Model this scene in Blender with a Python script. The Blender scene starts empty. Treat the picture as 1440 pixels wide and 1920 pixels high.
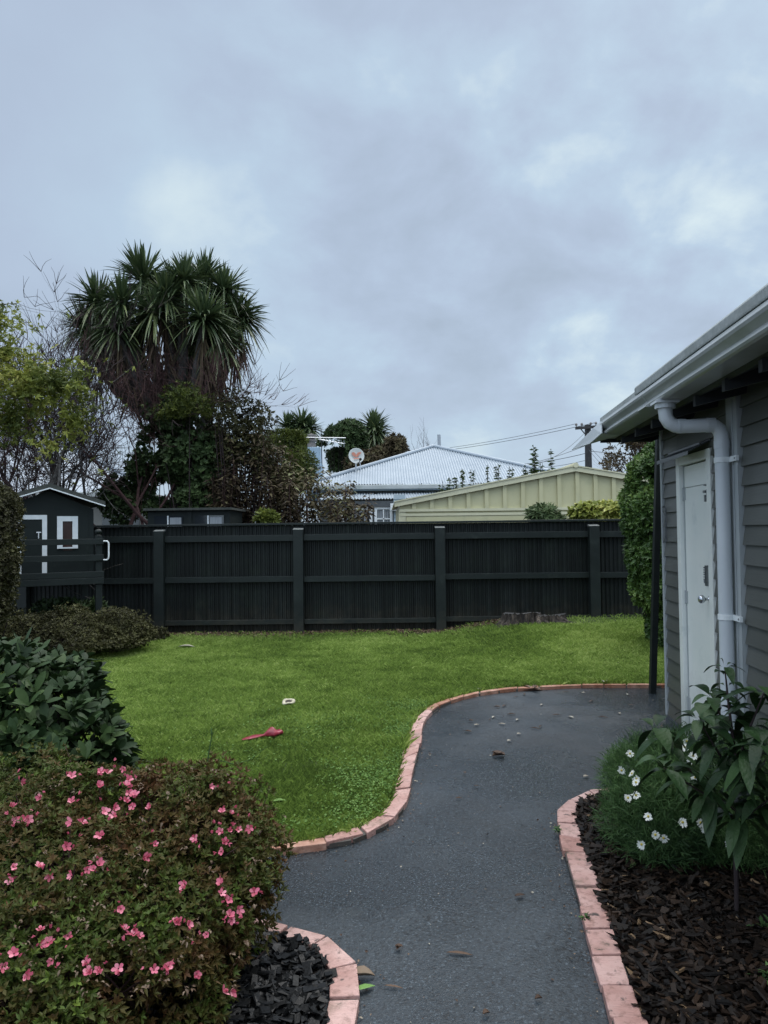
import bpy, math, random
import numpy as np
from mathutils import Matrix, Vector

R = math.radians
C = bpy.context.scene.collection
scene = bpy.context.scene

# ------------------------------------------------------------------ camera
CAM_H, PITCH, ROLL, FPX = 1.6, R(1.6), R(0.7), 1387.0
fwd = np.array([0, math.cos(PITCH), math.sin(PITCH)])
up0 = np.array([0, -math.sin(PITCH), math.cos(PITCH)])
rt0 = np.array([1.0, 0, 0])
rt = math.cos(ROLL)*rt0 - math.sin(ROLL)*up0
upv = math.cos(ROLL)*up0 + math.sin(ROLL)*rt0
cd = bpy.data.cameras.new('camera'); cam = bpy.data.objects.new('camera', cd); C.objects.link(cam)
m = Matrix.Identity(4)
for i in range(3):
    m[i][0], m[i][1], m[i][2] = rt[i], upv[i], -fwd[i]
m[2][3] = CAM_H
cam.matrix_world = m
cd.sensor_fit = 'VERTICAL'; cd.sensor_height = 36.0; cd.sensor_width = 27.0
cd.lens = FPX/1920*36.0
cd.clip_start = 0.05; cd.clip_end = 3000
scene.camera = cam

# ------------------------------------------------------------------ light
scene.view_settings.view_transform = 'Standard'; scene.view_settings.look = 'None'
scene.view_settings.exposure = 0.0; scene.view_settings.gamma = 1.0
scene.view_settings.use_curve_mapping = False
SUN_EL, SUN_AZ = R(52), R(35)           # azimuth from +Y towards +X
world = bpy.data.worlds.new('World'); scene.world = world; world.use_nodes = True
nt = world.node_tree; nd = nt.nodes; lk = nt.links; nd.clear()
def N(t, **k):
    n = nd.new(t)
    for a, b in k.items(): setattr(n, a, b)
    return n
sky = N('ShaderNodeTexSky', sky_type='NISHITA'); sky.sun_disc = False
sky.sun_elevation = SUN_EL; sky.sun_rotation = SUN_AZ
bgs = N('ShaderNodeBackground'); bgs.inputs[1].default_value = 0.10
lk.new(sky.outputs[0], bgs.inputs[0])
tc = N('ShaderNodeTexCoord'); sep = N('ShaderNodeSeparateXYZ'); lk.new(tc.outputs['Generated'], sep.inputs[0])
def MATH(op, a, b=None, c=None):
    n = N('ShaderNodeMath', operation=op)
    for i, v in enumerate((a, b, c)):
        if v is None: continue
        if isinstance(v, (int, float)): n.inputs[i].default_value = v
        else: lk.new(v, n.inputs[i])
    return n.outputs[0]
zc = MATH('MAXIMUM', sep.outputs[2], 0.0)
zd = MATH('ADD', zc, 0.50)
cx = MATH('DIVIDE', sep.outputs[0], zd); cy = MATH('DIVIDE', sep.outputs[1], zd)
cmb = N('ShaderNodeCombineXYZ'); lk.new(cx, cmb.inputs[0]); lk.new(cy, cmb.inputs[1])
def cloud(scale, detail, rough, off, dist=0.0):
    mp = N('ShaderNodeMapping'); mp.inputs['Location'].default_value = off
    lk.new(cmb.outputs[0], mp.inputs[0])
    n = N('ShaderNodeTexNoise'); n.inputs['Scale'].default_value = scale; n.inputs['Detail'].default_value = detail
    n.inputs['Roughness'].default_value = rough; n.inputs['Distortion'].default_value = dist
    lk.new(mp.outputs[0], n.inputs['Vector']); return n.outputs['Fac']
c1 = cloud(1.2, 4, 0.5, (3.3, 1.7, 0.0), 0.3)
c2 = cloud(4.6, 9, 0.55, (9.3, 2.6, 2.0), 0.15)
# where the hidden sun thins the cloud: ahead, a little right, some 25 degrees up
dv = N('ShaderNodeVectorMath', operation='DOT_PRODUCT'); lk.new(tc.outputs['Generated'], dv.inputs[0])
a, e = R(15), R(22); dv.inputs[1].default_value = (math.sin(a)*math.cos(e), math.cos(a)*math.cos(e), math.sin(e))
glow = MATH('SMOOTH_MIN', MATH('MAXIMUM', MATH('MULTIPLY_ADD', dv.outputs['Value'], 6.0, -5.0), 0.0), 1.0, 0.2)
base = MATH('MULTIPLY_ADD', c1, 0.95, 0.02)
tot = MATH('ADD', base, MATH('MULTIPLY', MATH('SUBTRACT', c2, 0.5), MATH('MULTIPLY_ADD', glow, 1.35, 0.30)))
tot = MATH('ADD', tot, MATH('MULTIPLY', glow, 0.10))
rp = N('ShaderNodeValToRGB'); lk.new(tot, rp.inputs[0])
els = rp.color_ramp.elements
els[0].position = 0.22; els[0].color = (0.40, 0.485, 0.60, 1)
els[1].position = 0.88; els[1].color = (0.72, 0.85, 0.90, 1)
x = els.new(0.50); x.color = (0.475, 0.575, 0.725, 1)
x = els.new(0.66); x.color = (0.52, 0.655, 0.80, 1)
# pale band near the horizon
hz = N('ShaderNodeMix', data_type='RGBA'); hz.clamp_factor = True
lk.new(MATH('MULTIPLY', MATH('POWER', MATH('SUBTRACT', 1.0, zc), 9.0), 0.8), hz.inputs['Factor'])
lk.new(rp.outputs[0], hz.inputs[6]); hz.inputs[7].default_value = (0.50, 0.635, 0.75, 1)
# an overcast sky is brightest overhead
zen = N('ShaderNodeMapRange', interpolation_type='SMOOTHSTEP'); lk.new(sep.outputs[2], zen.inputs[0])
zen.inputs[1].default_value = 0.58; zen.inputs[2].default_value = 0.95
zen.inputs[3].default_value = 1.0; zen.inputs[4].default_value = 4.0
zt_ = N('ShaderNodeMapRange', interpolation_type='SMOOTHSTEP'); lk.new(sep.outputs[2], zt_.inputs[0]); zt_.inputs[1].default_value = .58; zt_.inputs[2].default_value = .95
zmx = N('ShaderNodeMix', data_type='RGBA'); lk.new(zt_.outputs[0], zmx.inputs['Factor']); lk.new(hz.outputs[2], zmx.inputs[6]); zmx.inputs[7].default_value = (.60, .61, .61, 1)
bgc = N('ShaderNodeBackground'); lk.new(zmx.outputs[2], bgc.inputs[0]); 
# added fill: unseen sky behind the camera brightened to light camera-facing surfaces
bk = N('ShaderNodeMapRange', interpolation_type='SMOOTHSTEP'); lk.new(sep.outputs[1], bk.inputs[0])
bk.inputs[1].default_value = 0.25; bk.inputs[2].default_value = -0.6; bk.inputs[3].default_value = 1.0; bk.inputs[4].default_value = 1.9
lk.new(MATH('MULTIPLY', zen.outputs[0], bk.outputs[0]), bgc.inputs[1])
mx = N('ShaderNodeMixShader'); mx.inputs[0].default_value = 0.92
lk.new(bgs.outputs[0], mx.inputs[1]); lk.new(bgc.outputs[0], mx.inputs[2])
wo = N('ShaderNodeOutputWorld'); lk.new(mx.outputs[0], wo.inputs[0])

sd = bpy.data.lights.new('sun', 'SUN'); sd.energy = 1.3; sd.angle = R(25); sd.color = (1.0, 0.97, 0.93)
sun = bpy.data.objects.new('sun', sd); C.objects.link(sun)
sdir = Vector((math.sin(SUN_AZ)*math.cos(SUN_EL), math.cos(SUN_AZ)*math.cos(SUN_EL), math.sin(SUN_EL)))
sun.rotation_euler = sdir.to_track_quat('Z', 'Y').to_euler()

# ------------------------------------------------------------------ helpers
def ray(px, py):
    return fwd + rt*((px-720)/FPX) - upv*((py-960)/FPX)
O0 = np.array([0, 0, CAM_H])
def P(px, py, Y):
    d = ray(px, py); return O0 + d*(Y/d[1])
def G(px, py, z=0.0):
    d = ray(px, py); return O0 + d*((z-CAM_H)/d[2])
rng = np.random.default_rng(11)
_T = np.random.default_rng(5).random((32, 32, 32))
def vn(p, scale):
    q = np.asarray(p, float)*scale + 100.37
    i = np.floor(q).astype(int); f = q-i; f = f*f*(3-2*f)
    r = 0
    for a in (0, 1):
        for b in (0, 1):
            for c in (0, 1):
                w = (f[..., 0] if a else 1-f[..., 0])*(f[..., 1] if b else 1-f[..., 1])*(f[..., 2] if c else 1-f[..., 2])
                r = r + w*_T[(i[..., 0]+a) % 32, (i[..., 1]+b) % 32, (i[..., 2]+c) % 32]
    return r
def unit(v):
    return v/np.maximum(np.linalg.norm(v, axis=-1, keepdims=True), 1e-9)

ORG = {}
def frame_of(o):
    while o is not None and o.name not in ORG: o = o.parent
    return ORG[o.name] if o is not None else (np.zeros(3), 0.0)
class B:
    """collects faces; V in world coordinates unless local=True at build"""
    def __init__(s): s.V = []; s.Q = []; s.NG = []; s.n = 0; s.rq = []; s.rn = []
    def add(s, V, F, r=0.5):
        V = np.asarray(V, float).reshape(-1, 3); F = np.asarray(F, int)
        s.V.append(V); s.Q.append(F+s.n); s.n += len(V)
        s.rq.append(np.broadcast_to(np.asarray(r, float), (len(F),)).copy())
    def ngon(s, V, faces, r=0.5):
        V = np.asarray(V, float).reshape(-1, 3); s.V.append(V)
        for f in faces: s.NG.append([i+s.n for i in f]); s.rn.append(r)
        s.n += len(V)
    def box(s, lo, hi, r=0.5):
        x0, y0, z0 = lo; x1, y1, z1 = hi
        V = [(x0,y0,z0),(x1,y0,z0),(x1,y1,z0),(x0,y1,z0),(x0,y0,z1),(x1,y0,z1),(x1,y1,z1),(x0,y1,z1)]
        s.add(V, [(0,3,2,1),(4,5,6,7),(0,1,5,4),(1,2,6,5),(2,3,7,6),(3,0,4,7)], r)
    def hexa(s, V, r=0.5):
        s.add(V, [(0,3,2,1),(4,5,6,7),(0,1,5,4),(1,2,6,5),(2,3,7,6),(3,0,4,7)], r)
    def bar(s, a, b, w, h, r=0.5, upd=(0,0,1)):
        a = np.array(a, float); b = np.array(b, float); d = unit(b-a); S = unit(np.cross(d, np.array(upd, float))); U = np.cross(S, d)
        V = []
        for p in (a, b):
            for sx, sz in ((-1,-1),(1,-1),(1,1),(-1,1)): V.append(p+S*sx*w/2+U*sz*h/2)
        s.add(V, [(0,1,2,3),(4,7,6,5),(0,4,5,1),(1,5,6,2),(2,6,7,3),(3,7,4,0)], r)
    def prism(s, prof, a, b, r=0.5):
        """prof: list of (u,v) -> point offset (u along X, v along Z) swept from a to b"""
        a = np.array(a, float); b = np.array(b, float); n = len(prof)
        V = [a+np.array([u, 0, v]) for u, v in prof]+[b+np.array([u, 0, v]) for u, v in prof]
        F = [list(range(n)), list(range(2*n-1, n-1, -1))]+[[i, i+n, (i+1) % n+n, (i+1) % n] for i in range(n)]
        s.ngon(V, F, r)
    def tube(s, pts, rad, k=6, r=0.5, cap=True):
        pts = np.asarray(pts, float); n = len(pts); rad = np.broadcast_to(np.asarray(rad, float), (n,))
        T = unit(np.gradient(pts, axis=0)); u = np.array([0, 0, 1.0]) if abs(T[0][2]) < .9 else np.array([1.0, 0, 0])
        V = []; ang = np.arange(k)*2*math.pi/k
        for i in range(n):
            S = unit(np.cross(T[i], u)); U = np.cross(S, T[i]); u = U
            V.append(pts[i]+rad[i]*(np.cos(ang)[:, None]*S+np.sin(ang)[:, None]*U))
        V = np.concatenate(V); F = []
        for i in range(n-1):
            for j in range(k): F.append((i*k+j, i*k+(j+1) % k, (i+1)*k+(j+1) % k, (i+1)*k+j))
        s.add(V, F, r)
        if cap and k > 3: s.ngon(np.concatenate([V[:k], V[-k:]]), [list(range(k))[::-1], list(range(k, 2*k))], r)
    def lathe(s, prof, c, axis=(0,0,1), k=16, r=0.5):
        ax = unit(np.array(axis, float)); t = np.array([1.0,0,0]) if abs(ax[0]) < .8 else np.array([0,1.0,0])
        S = unit(np.cross(ax, t)); U = np.cross(ax, S); ang = np.arange(k)*2*math.pi/k; V = []
        for rr, z in prof: V.append(np.array(c)+ax*z+max(rr, 1e-4)*(np.cos(ang)[:, None]*S+np.sin(ang)[:, None]*U))
        V = np.concatenate(V); F = []
        for i in range(len(prof)-1):
            for j in range(k): F.append((i*k+j, i*k+(j+1) % k, (i+1)*k+(j+1) % k, (i+1)*k+j))
        s.add(V, F, r)
    def build(s, name, mat, parent=None, local=False, smooth=False, bevel=0):
        V = np.concatenate(s.V) if s.V else np.zeros((0, 3))
        if parent is not None and not local:
            o, rz = frame_of(parent); V = V-o
            if rz:
                c, sn = math.cos(-rz), math.sin(-rz); V = np.stack([V[:,0]*c-V[:,1]*sn, V[:,0]*sn+V[:,1]*c, V[:,2]], 1)
        origin = None
        if parent is None:
            lo, hi = V.min(0), V.max(0); origin = np.array([(lo[0]+hi[0])/2, (lo[1]+hi[1])/2, lo[2]]); V = V-origin
        me = bpy.data.meshes.new(name); me.vertices.add(len(V)); me.vertices.foreach_set('co', V.astype(np.float32).ravel())
        Q = np.concatenate(s.Q) if s.Q else np.zeros((0, 4), int)
        idx = list(Q.ravel()); 
        starts = np.arange(len(Q))*4; tot = len(Q)*4; st2 = []
        extra = []
        for f in s.NG: st2.append(tot+len(extra)); extra += f
        li = np.concatenate([Q.ravel(), np.array(extra, int)]).astype(np.int32)
        ls = np.concatenate([starts, np.array(st2, int)]).astype(np.int32)
        me.loops.add(len(li)); me.loops.foreach_set('vertex_index', li)
        me.polygons.add(len(ls)); me.polygons.foreach_set('loop_start', ls)
        me.polygons.foreach_set('use_smooth', np.full(len(ls), bool(smooth)))
        me.update(calc_edges=True)
        at = me.attributes.new('rnd', 'FLOAT', 'FACE')
        rr = np.concatenate([np.concatenate(s.rq) if s.rq else np.zeros(0), np.array(s.rn, float)])
        at.data.foreach_set('value', rr.astype(np.float32))
        me.validate()
        me.materials.append(mat)
        o = bpy.data.objects.new(name, me); C.objects.link(o)
        if parent is not None: o.parent = parent
        else: o.location = origin; ORG[o.name] = (origin, 0.0)
        if bevel:
            bm_ = o.modifiers.new('bevel', 'BEVEL'); bm_.width = bevel; bm_.segments = 2; bm_.limit_method = 'ANGLE'
        return o
def thing(name, label, cat, loc=(0,0,0), rz=0.0, group=None):
    o = bpy.data.objects.new(name, None); C.objects.link(o); o.empty_display_size = .1
    o.location = tuple(float(v) for v in loc); o.rotation_euler = (0, 0, rz)
    o['label'] = label; o['category'] = cat
    if group: o['group'] = group
    ORG[o.name] = (np.array(loc, float), rz); return o
def tag(o, label, cat, group=None, kind=None):
    o['label'] = label; o['category'] = cat
    if group: o['group'] = group
    if kind: o['kind'] = kind
    return o
def struct(o, kind='structure'): o['kind'] = kind; return o

# ------------------------------------------------------------------ materials
def mat(name, cols, rough=.7, src='noise', scale=5.0, bump=0.0, bscale=60.0, spec=.5, transl=0.0, metal=0.0,
        stretch=(1,1,1), detail=6, dirt=None, rough2=None, rscale=1.5, nrough=.6, pos=None, bstretch=None, tint=None, splash=None):
    m = bpy.data.materials.new(name); m.use_nodes = True; t = m.node_tree; n = t.nodes; l = t.links; n.clear()
    out = n.new('ShaderNodeOutputMaterial'); b = n.new('ShaderNodeBsdfPrincipled'); l.new(b.outputs[0], out.inputs[0])
    tc = n.new('ShaderNodeTexCoord'); mp = n.new('ShaderNodeMapping'); mp.inputs['Scale'].default_value = stretch
    l.new(tc.outputs['Object'], mp.inputs[0])
    def noise(sc, det=6, vec=None, ro=.6):
        x = n.new('ShaderNodeTexNoise'); x.inputs['Scale'].default_value = sc; x.inputs['Detail'].default_value = det
        x.inputs['Roughness'].default_value = ro
        l.new(vec or mp.outputs[0], x.inputs['Vector']); return x.outputs['Fac']
    r = n.new('ShaderNodeValToRGB')
    if len(cols) == 1: cols = [cols[0], cols[0]]
    e = r.color_ramp.elements
    if src == 'rnd':
        at = n.new('ShaderNodeAttribute'); at.attribute_name = 'rnd'; l.new(at.outputs['Fac'], r.inputs[0]); lo, hi = 0.0, 1.0
    else:
        l.new(noise(scale, detail, ro=nrough), r.inputs[0]); lo, hi = .3, .7
    ps = pos or [lo+(hi-lo)*i/(len(cols)-1) for i in range(len(cols))]
    e[0].position = ps[0]; e[0].color = (*cols[0], 1); e[1].position = ps[-1]; e[1].color = (*cols[-1], 1)
    for c, p in list(zip(cols, ps))[1:-1]:
        q = e.new(p); q.color = (*c, 1)
    col = r.outputs[0]
    if dirt:
        for (dc, dsc, amt, lo_, hi_) in (dirt if isinstance(dirt, list) else [dirt]):
            mr = n.new('ShaderNodeMapRange'); l.new(noise(dsc, 8), mr.inputs[0])
            mr.inputs[1].default_value = lo_; mr.inputs[2].default_value = hi_; mr.inputs[4].default_value = amt
            mi = n.new('ShaderNodeMix'); mi.data_type = 'RGBA'; l.new(mr.outputs[0], mi.inputs['Factor'])
            l.new(col, mi.inputs[6]); mi.inputs[7].default_value = (*dc, 1); col = mi.outputs[2]
    if splash:
        sx_ = n.new('ShaderNodeSeparateXYZ'); l.new(tc.outputs['Object'], sx_.inputs[0]); ma = n.new('ShaderNodeMath'); ma.operation = 'MULTIPLY_ADD'; l.new(noise(7, 6), ma.inputs[0]); ma.inputs[1].default_value = -.9; l.new(sx_.outputs[2], ma.inputs[2])
        mr = n.new('ShaderNodeMapRange'); l.new(ma.outputs[0], mr.inputs[0]); mr.inputs[1].default_value = -.42; mr.inputs[2].default_value = splash[1]-.42; mr.inputs[3].default_value = splash[2]; mr.inputs[4].default_value = 0
        mi = n.new('ShaderNodeMix'); mi.data_type = 'RGBA'; l.new(mr.outputs[0], mi.inputs['Factor']); l.new(col, mi.inputs[6]); mi.inputs[7].default_value = (*splash[0], 1); col = mi.outputs[2]
    if tint:
        at2 = n.new('ShaderNodeAttribute'); at2.attribute_name = 'rnd'; mr = n.new('ShaderNodeMapRange'); l.new(at2.outputs['Fac'], mr.inputs[0])
        mr.inputs[3].default_value = tint[0]; mr.inputs[4].default_value = tint[1]; hs = n.new('ShaderNodeHueSaturation'); l.new(mr.outputs[0], hs.inputs['Value']); l.new(col, hs.inputs['Color'])
        m3 = n.new('ShaderNodeMapRange'); l.new(at2.outputs['Fac'], m3.inputs[0]); m3.inputs[3].default_value = 1.12; m3.inputs[4].default_value = .88; l.new(m3.outputs[0], hs.inputs['Saturation']); col = hs.outputs[0]
    l.new(col, b.inputs['Base Color'])
    b.inputs['Metallic'].default_value = metal; b.inputs['Specular IOR Level'].default_value = spec
    if rough2 is not None:
        mr = n.new('ShaderNodeMapRange'); l.new(noise(rscale, 4), mr.inputs[0]); mr.inputs[1].default_value = .35; mr.inputs[2].default_value = .65
        mr.inputs[3].default_value = rough; mr.inputs[4].default_value = rough2; l.new(mr.outputs[0], b.inputs['Roughness'])
    else: b.inputs['Roughness'].default_value = rough
    if bump:
        vec = None
        if bstretch:
            m2 = n.new('ShaderNodeMapping'); m2.inputs['Scale'].default_value = bstretch; l.new(tc.outputs['Object'], m2.inputs[0]); vec = m2.outputs[0]
        bp = n.new('ShaderNodeBump'); bp.inputs['Strength'].default_value = 1.0; bp.inputs['Distance'].default_value = bump
        l.new(noise(bscale, 3, vec), bp.inputs['Height']); l.new(bp.outputs[0], b.inputs['Normal'])
    if transl:
        tr = n.new('ShaderNodeBsdfTranslucent'); l.new(col, tr.inputs[0]); ms = n.new('ShaderNodeMixShader'); ms.inputs[0].default_value = transl
        l.new(b.outputs[0], ms.inputs[1]); l.new(tr.outputs[0], ms.inputs[2]); l.new(ms.outputs[0], out.inputs[0])
    return m
M = {}
M['asphalt'] = mat('wet_asphalt', [(0.0117,0.0176,0.02322),(0.018,0.02552,0.03182),(0.0279,0.03608,0.043)], rough=.14, rough2=.5, rscale=.9, scale=1.4, bump=.0035, bscale=130, spec=.42,
                   dirt=[((.002,.003,.004),52,.9,.50,.60),((.12,.155,.185),95,.65,.57,.66),((.055,.070,.085),.8,.6,.48,.72),((.045,.05,.045),6,.2,.55,.75)])
M['soil'] = mat('soil', [(.012,.009,.007),(.03,.022,.016)], rough=.9, scale=8, bump=.02, bscale=30)
M['turf'] = mat('turf', [(.035,.06,.014),(.06,.09,.02),(.09,.12,.03)], rough=.9, scale=3, bump=.02, bscale=80, dirt=((.02,.03,.01),25,.7,.5,.7))
M['grass'] = mat('grass_blades', [(0.077,0.1254,0.0252),(0.1705,0.2645,0.0504),(0.2805,0.3933,0.084),(0.462,0.5586,0.1785)], rough=.6, src='rnd', transl=.3, spec=.2)
M['clover'] = mat('clover_leaves', [(.07,.14,.03),(.12,.22,.05),(.18,.29,.09)], rough=.65, src='rnd', transl=.2, spec=0.15)
M['brick'] = mat('pink_brick', [(.40,.215,.185),(.50,.30,.265),(.58,.38,.345)], rough=.6, scale=6, bump=.006, bscale=30, bstretch=(1,5,1), tint=(.78,1.12),
                 dirt=[((.25,.14,.115),35,.7,.52,.66),((.055,.045,.04),20,.95,.60,.68),((.10,.10,.05),5,.5,.56,.72)])
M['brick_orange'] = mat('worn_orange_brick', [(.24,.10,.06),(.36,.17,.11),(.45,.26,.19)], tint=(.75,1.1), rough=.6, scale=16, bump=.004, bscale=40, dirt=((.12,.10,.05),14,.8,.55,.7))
M['mortar'] = mat('wet_mortar', [(.05,.045,.04),(.09,.08,.07)], rough=.7, scale=20, bump=.003)
M['fence'] = mat('dark_fence_paint', [(0.00578,0.00816,0.00782),(0.00952,0.01292,0.0119)], tint=(.65,1.4), rough=.5, scale=1.5, bump=.001, bscale=90, dirt=((.02,.03,.02),2.5,.5,.5,.8), spec=.3, splash=((.045,.038,.026),.45,.55))
M['fence_wood'] = mat('dark_fence_timber', [(0.0102,0.01428,0.0136),(0.01564,0.02176,0.0204)], rough=.45, scale=3, bump=.002, bscale=40, bstretch=(1,1,1), dirt=((.04,.05,.045),6,.5,.6,.8), spec=.3, splash=((.05,.045,.032),.35,.5))
M['post_cap'] = mat('weathered_post_top', [(.10,.11,.11),(.2,.21,.2)], rough=.7, scale=20)
M['board'] = mat('grey_weatherboard', [(0.08204,0.0873,0.08035),(0.103,0.1071,0.09709)], tint=(.86,1.12), rough=.45, scale=2.0, bump=.0012, bscale=14, stretch=(1,1,1), bstretch=(1,.25,6), dirt=[((.06,.066,.066),1.2,.5,.5,.8),((.16,.17,.17),50,.3,.66,.8)], splash=((.07,.065,.05),.5,.6))
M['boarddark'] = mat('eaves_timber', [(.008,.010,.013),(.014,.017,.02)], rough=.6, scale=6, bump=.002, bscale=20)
M['rafter'] = mat('rafter_paint', [(.022,.026,.03),(.03,.034,.038)], rough=.6, scale=6)
M['doorw'] = mat('white_door_paint', [(0.7208,0.7599,0.7301),(0.795,0.816,0.7791)], rough=.35, scale=3, bump=.0012, bscale=40, bstretch=(1,3,.12), dirt=((.36,.42,.43),5,.45,.58,.8), splash=((.30,.31,.28),.5,.45))
M['pipew'] = mat('grey_white_pipe', [(.52,.56,.59),(.58,.62,.65)], rough=.3, scale=3, dirt=((.24,.27,.28),7,.45,.6,.85))
M['frameg'] = mat('grey_frame', [(0.309,0.34,0.3515),(0.3605,0.39,0.399)], rough=.5, scale=4)
M['gutter'] = mat('gutter_paint', [(.33,.355,.35),(.42,.445,.44)], rough=.28, scale=1.5, stretch=(1,1,1), dirt=[((.16,.19,.15),3,.6,.5,.75),((.2,.22,.2),30,.4,.6,.8)])
M['roofedge'] = mat('roof_edge', [(.27,.30,.30),(.38,.41,.41)], rough=.6, scale=25, dirt=((.15,.17,.15),5,.5,.5,.75))
M['chrome'] = mat('chrome', [(.55,.57,.6)], rough=.18, metal=1)
M['steel'] = mat('dull_steel', [(.16,.17,.18),(.3,.31,.33)], rough=.4, metal=.8, scale=40)
M['tin'] = mat('dark_flashing', [(.05,.058,.066),(.085,.095,.10)], rough=.35, scale=6)
M['postg'] = mat('dark_green_post', [(.010,.014,.014),(.018,.023,.022)], rough=.5, scale=8, spec=.3)
M['play'] = mat('playhouse_paint', [(0.00561,0.0102,0.00969),(0.00969,0.01581,0.01428)], rough=.6, scale=2.5, bump=.002, bscale=12, dirt=((.045,.06,.055),5,.4,.6,.85), spec=.3)
M['playroof'] = mat('playhouse_roof', [(.025,.03,.028),(.055,.06,.05)], rough=.8, scale=18, bump=.004)
M['white'] = mat('white_trim', [(.66,.71,.72),(.77,.80,.81)], rough=.5, scale=12, dirt=((.3,.35,.36),14,.5,.6,.8))
M['glass'] = mat('dark_glass', [(.02,.025,.03)], rough=.06, spec=.8)
M['curtain'] = mat('window_curtain', [(.18,.2,.22),(.3,.33,.35)], rough=.9, scale=12, stretch=(6,6,.3))
M['redglass'] = mat('brown_window', [(.035,.02,.018),(.06,.035,.03)], rough=.25, scale=5)
M['zinc'] = mat('pale_roof_iron', [(0.2797,0.3286,0.3745),(0.3496,0.3985,0.4414)], rough=.38, scale=1.2, metal=.15, dirt=((.36,.41,.46),3,.5,.5,.8))
M['zinc2'] = mat('grey_roof_iron', [(0.25,0.2875,0.3375),(0.3625,0.4125,0.4625)], rough=.45, scale=1.2)
M['bluewall'] = mat('pale_blue_wall', [(.25,.32,.37),(.31,.385,.43)], rough=.7, scale=2)
M['chimblue'] = mat('blue_render', [(.25,.36,.46),(.32,.44,.54)], rough=.7, scale=2, dirt=((.2,.28,.33),6,.5,.55,.8))
M['cream'] = mat('cream_shed_paint', [(0.465,0.4416,0.2538),(0.5394,0.5152,0.3102)], rough=.5, scale=1.2, dirt=[((.27,.29,.18),3,.5,.55,.8),((.2,.21,.14),14,.4,.66,.8)])
M['creamtrim'] = mat('cream_trim', [(.52,.50,.33),(.62,.60,.42)], rough=.5, scale=4, dirt=((.25,.26,.18),8,.5,.55,.8))
M['beige'] = mat('beige_wall', [(.22,.22,.20),(.28,.28,.25)], rough=.8, scale=2)
M['dish'] = mat('dish_paint', [(.45,.48,.47),(.56,.58,.56)], rough=.5, scale=9)
M['rust'] = mat('faded_red_mark', [(.42,.13,.08),(.5,.24,.18)], rough=.7, scale=30)
M['alu'] = mat('aluminium', [(.6,.62,.64)], rough=.35, metal=.8)
M['pot'] = mat('chimney_pot', [(.10,.10,.10),(.22,.2,.19)], rough=.8, scale=12)
M['pole'] = mat('pole_timber', [(.02,.02,.022),(.04,.04,.04)], rough=.8, scale=6)
M['wire'] = mat('power_wire', [(.05,.06,.07)], rough=.6)
M['stump'] = mat('weathered_stump', [(0.0069,0.00525,0.00475),(0.0322,0.0252,0.01995),(0.138,0.1103,0.0855)], rough=.9, scale=17, bump=.05, bscale=22, stretch=(1,1,.2), bstretch=(1,1,.2))
M['stumptop'] = mat('cut_stump_top', [(.035,.035,.034),(.085,.083,.08)], rough=.9, scale=9, bump=.01, bscale=40)
M['red'] = mat('red_rubber', [(.20,.012,.03),(.30,.03,.05)], rough=.35, scale=18, spec=.5)
M['shellw'] = mat('pale_shell', [(0.425,0.3854,0.27),(0.578,0.533,0.39)], rough=.5, scale=40)
M['shelld'] = mat('dark_hollow', [(.03,.022,.018),(.08,.06,.05)], rough=.8, scale=50)
M['chip'] = mat('brown_bark_chips', [(0.0036,0.0027,0.00225),(0.0108,0.0072,0.0054),(0.0306,0.0189,0.0126),(0.072,0.045,0.0288),(0.18,0.1215,0.072)], pos=[0,.45,.8,.95,1], rough=.5, src='rnd', bump=.002, bscale=90, spec=0.15)
M['chipb'] = mat('black_bark_chips', [(.003,.0033,.0035),(.007,.0075,.008),(.017,.018,.019)], rough=.42, src='rnd', bump=.002, bscale=90, spec=0.22)
M['bark'] = mat('grey_bark', [(.03,.027,.026),(.075,.07,.066),(.13,.125,.12)], rough=.9, scale=12, bump=.01, bscale=25)
M['twig'] = mat('dark_twigs', [(.028,.021,.022),(.055,.042,.042)], rough=.9, scale=5, spec=0.15)
M['twigr'] = mat('reddish_twigs', [(0.05175,0.0276,0.0276),(0.08625,0.05175,0.0483)], rough=.9, scale=5, spec=0.15)
M['cord'] = mat('sword_leaves', [(0.0207,0.0368,0.0184),(0.0483,0.0782,0.0345),(0.09775,0.138,0.0575),(0.2185,0.253,0.1035)], rough=.38, src='rnd', spec=.5, transl=.1)
M['dead'] = mat('dead_sword_leaves', [(0.042,0.03,0.0216),(0.09,0.066,0.0456),(0.18,0.144,0.084)], rough=.8, src='rnd', spec=0.10)
M['leafyel'] = mat('yellow_green_leaves', [(.05,.07,.018),(.13,.16,.035),(.27,.30,.06),(.50,.48,.15)], rough=.4, src='rnd', transl=.25, spec=0.22)
M['leafdk'] = mat('dark_green_leaves', [(0.0144,0.02415,0.0099),(0.0324,0.0552,0.0198),(0.0684,0.1069,0.0396),(0.144,0.1898,0.0825)], rough=.5, src='rnd', transl=.1, spec=0.18)
M['leafred'] = mat('bronze_leaves', [(0.02639,0.02025,0.01302),(0.06409,0.0486,0.0279),(0.1131,0.09518,0.04836),(0.1885,0.2025,0.093)], rough=.55, src='rnd', transl=.12, spec=0.15)
M['leafhedge'] = mat('hedge_leaves', [(0.02,0.04375,0.0125),(0.045,0.09,0.0225),(0.0875,0.1562,0.0375),(0.175,0.25,0.0625)], rough=.42, src='rnd', transl=.1, spec=0.30)
M['leafbig'] = mat('broad_glossy_leaves', [(0.01087,0.02363,0.00884),(0.02329,0.04725,0.01547),(0.04968,0.08505,0.02652),(0.1165,0.1654,0.05525)], rough=.55, src='rnd', transl=.08, bump=.002, bscale=45, spec=0.22)
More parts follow.
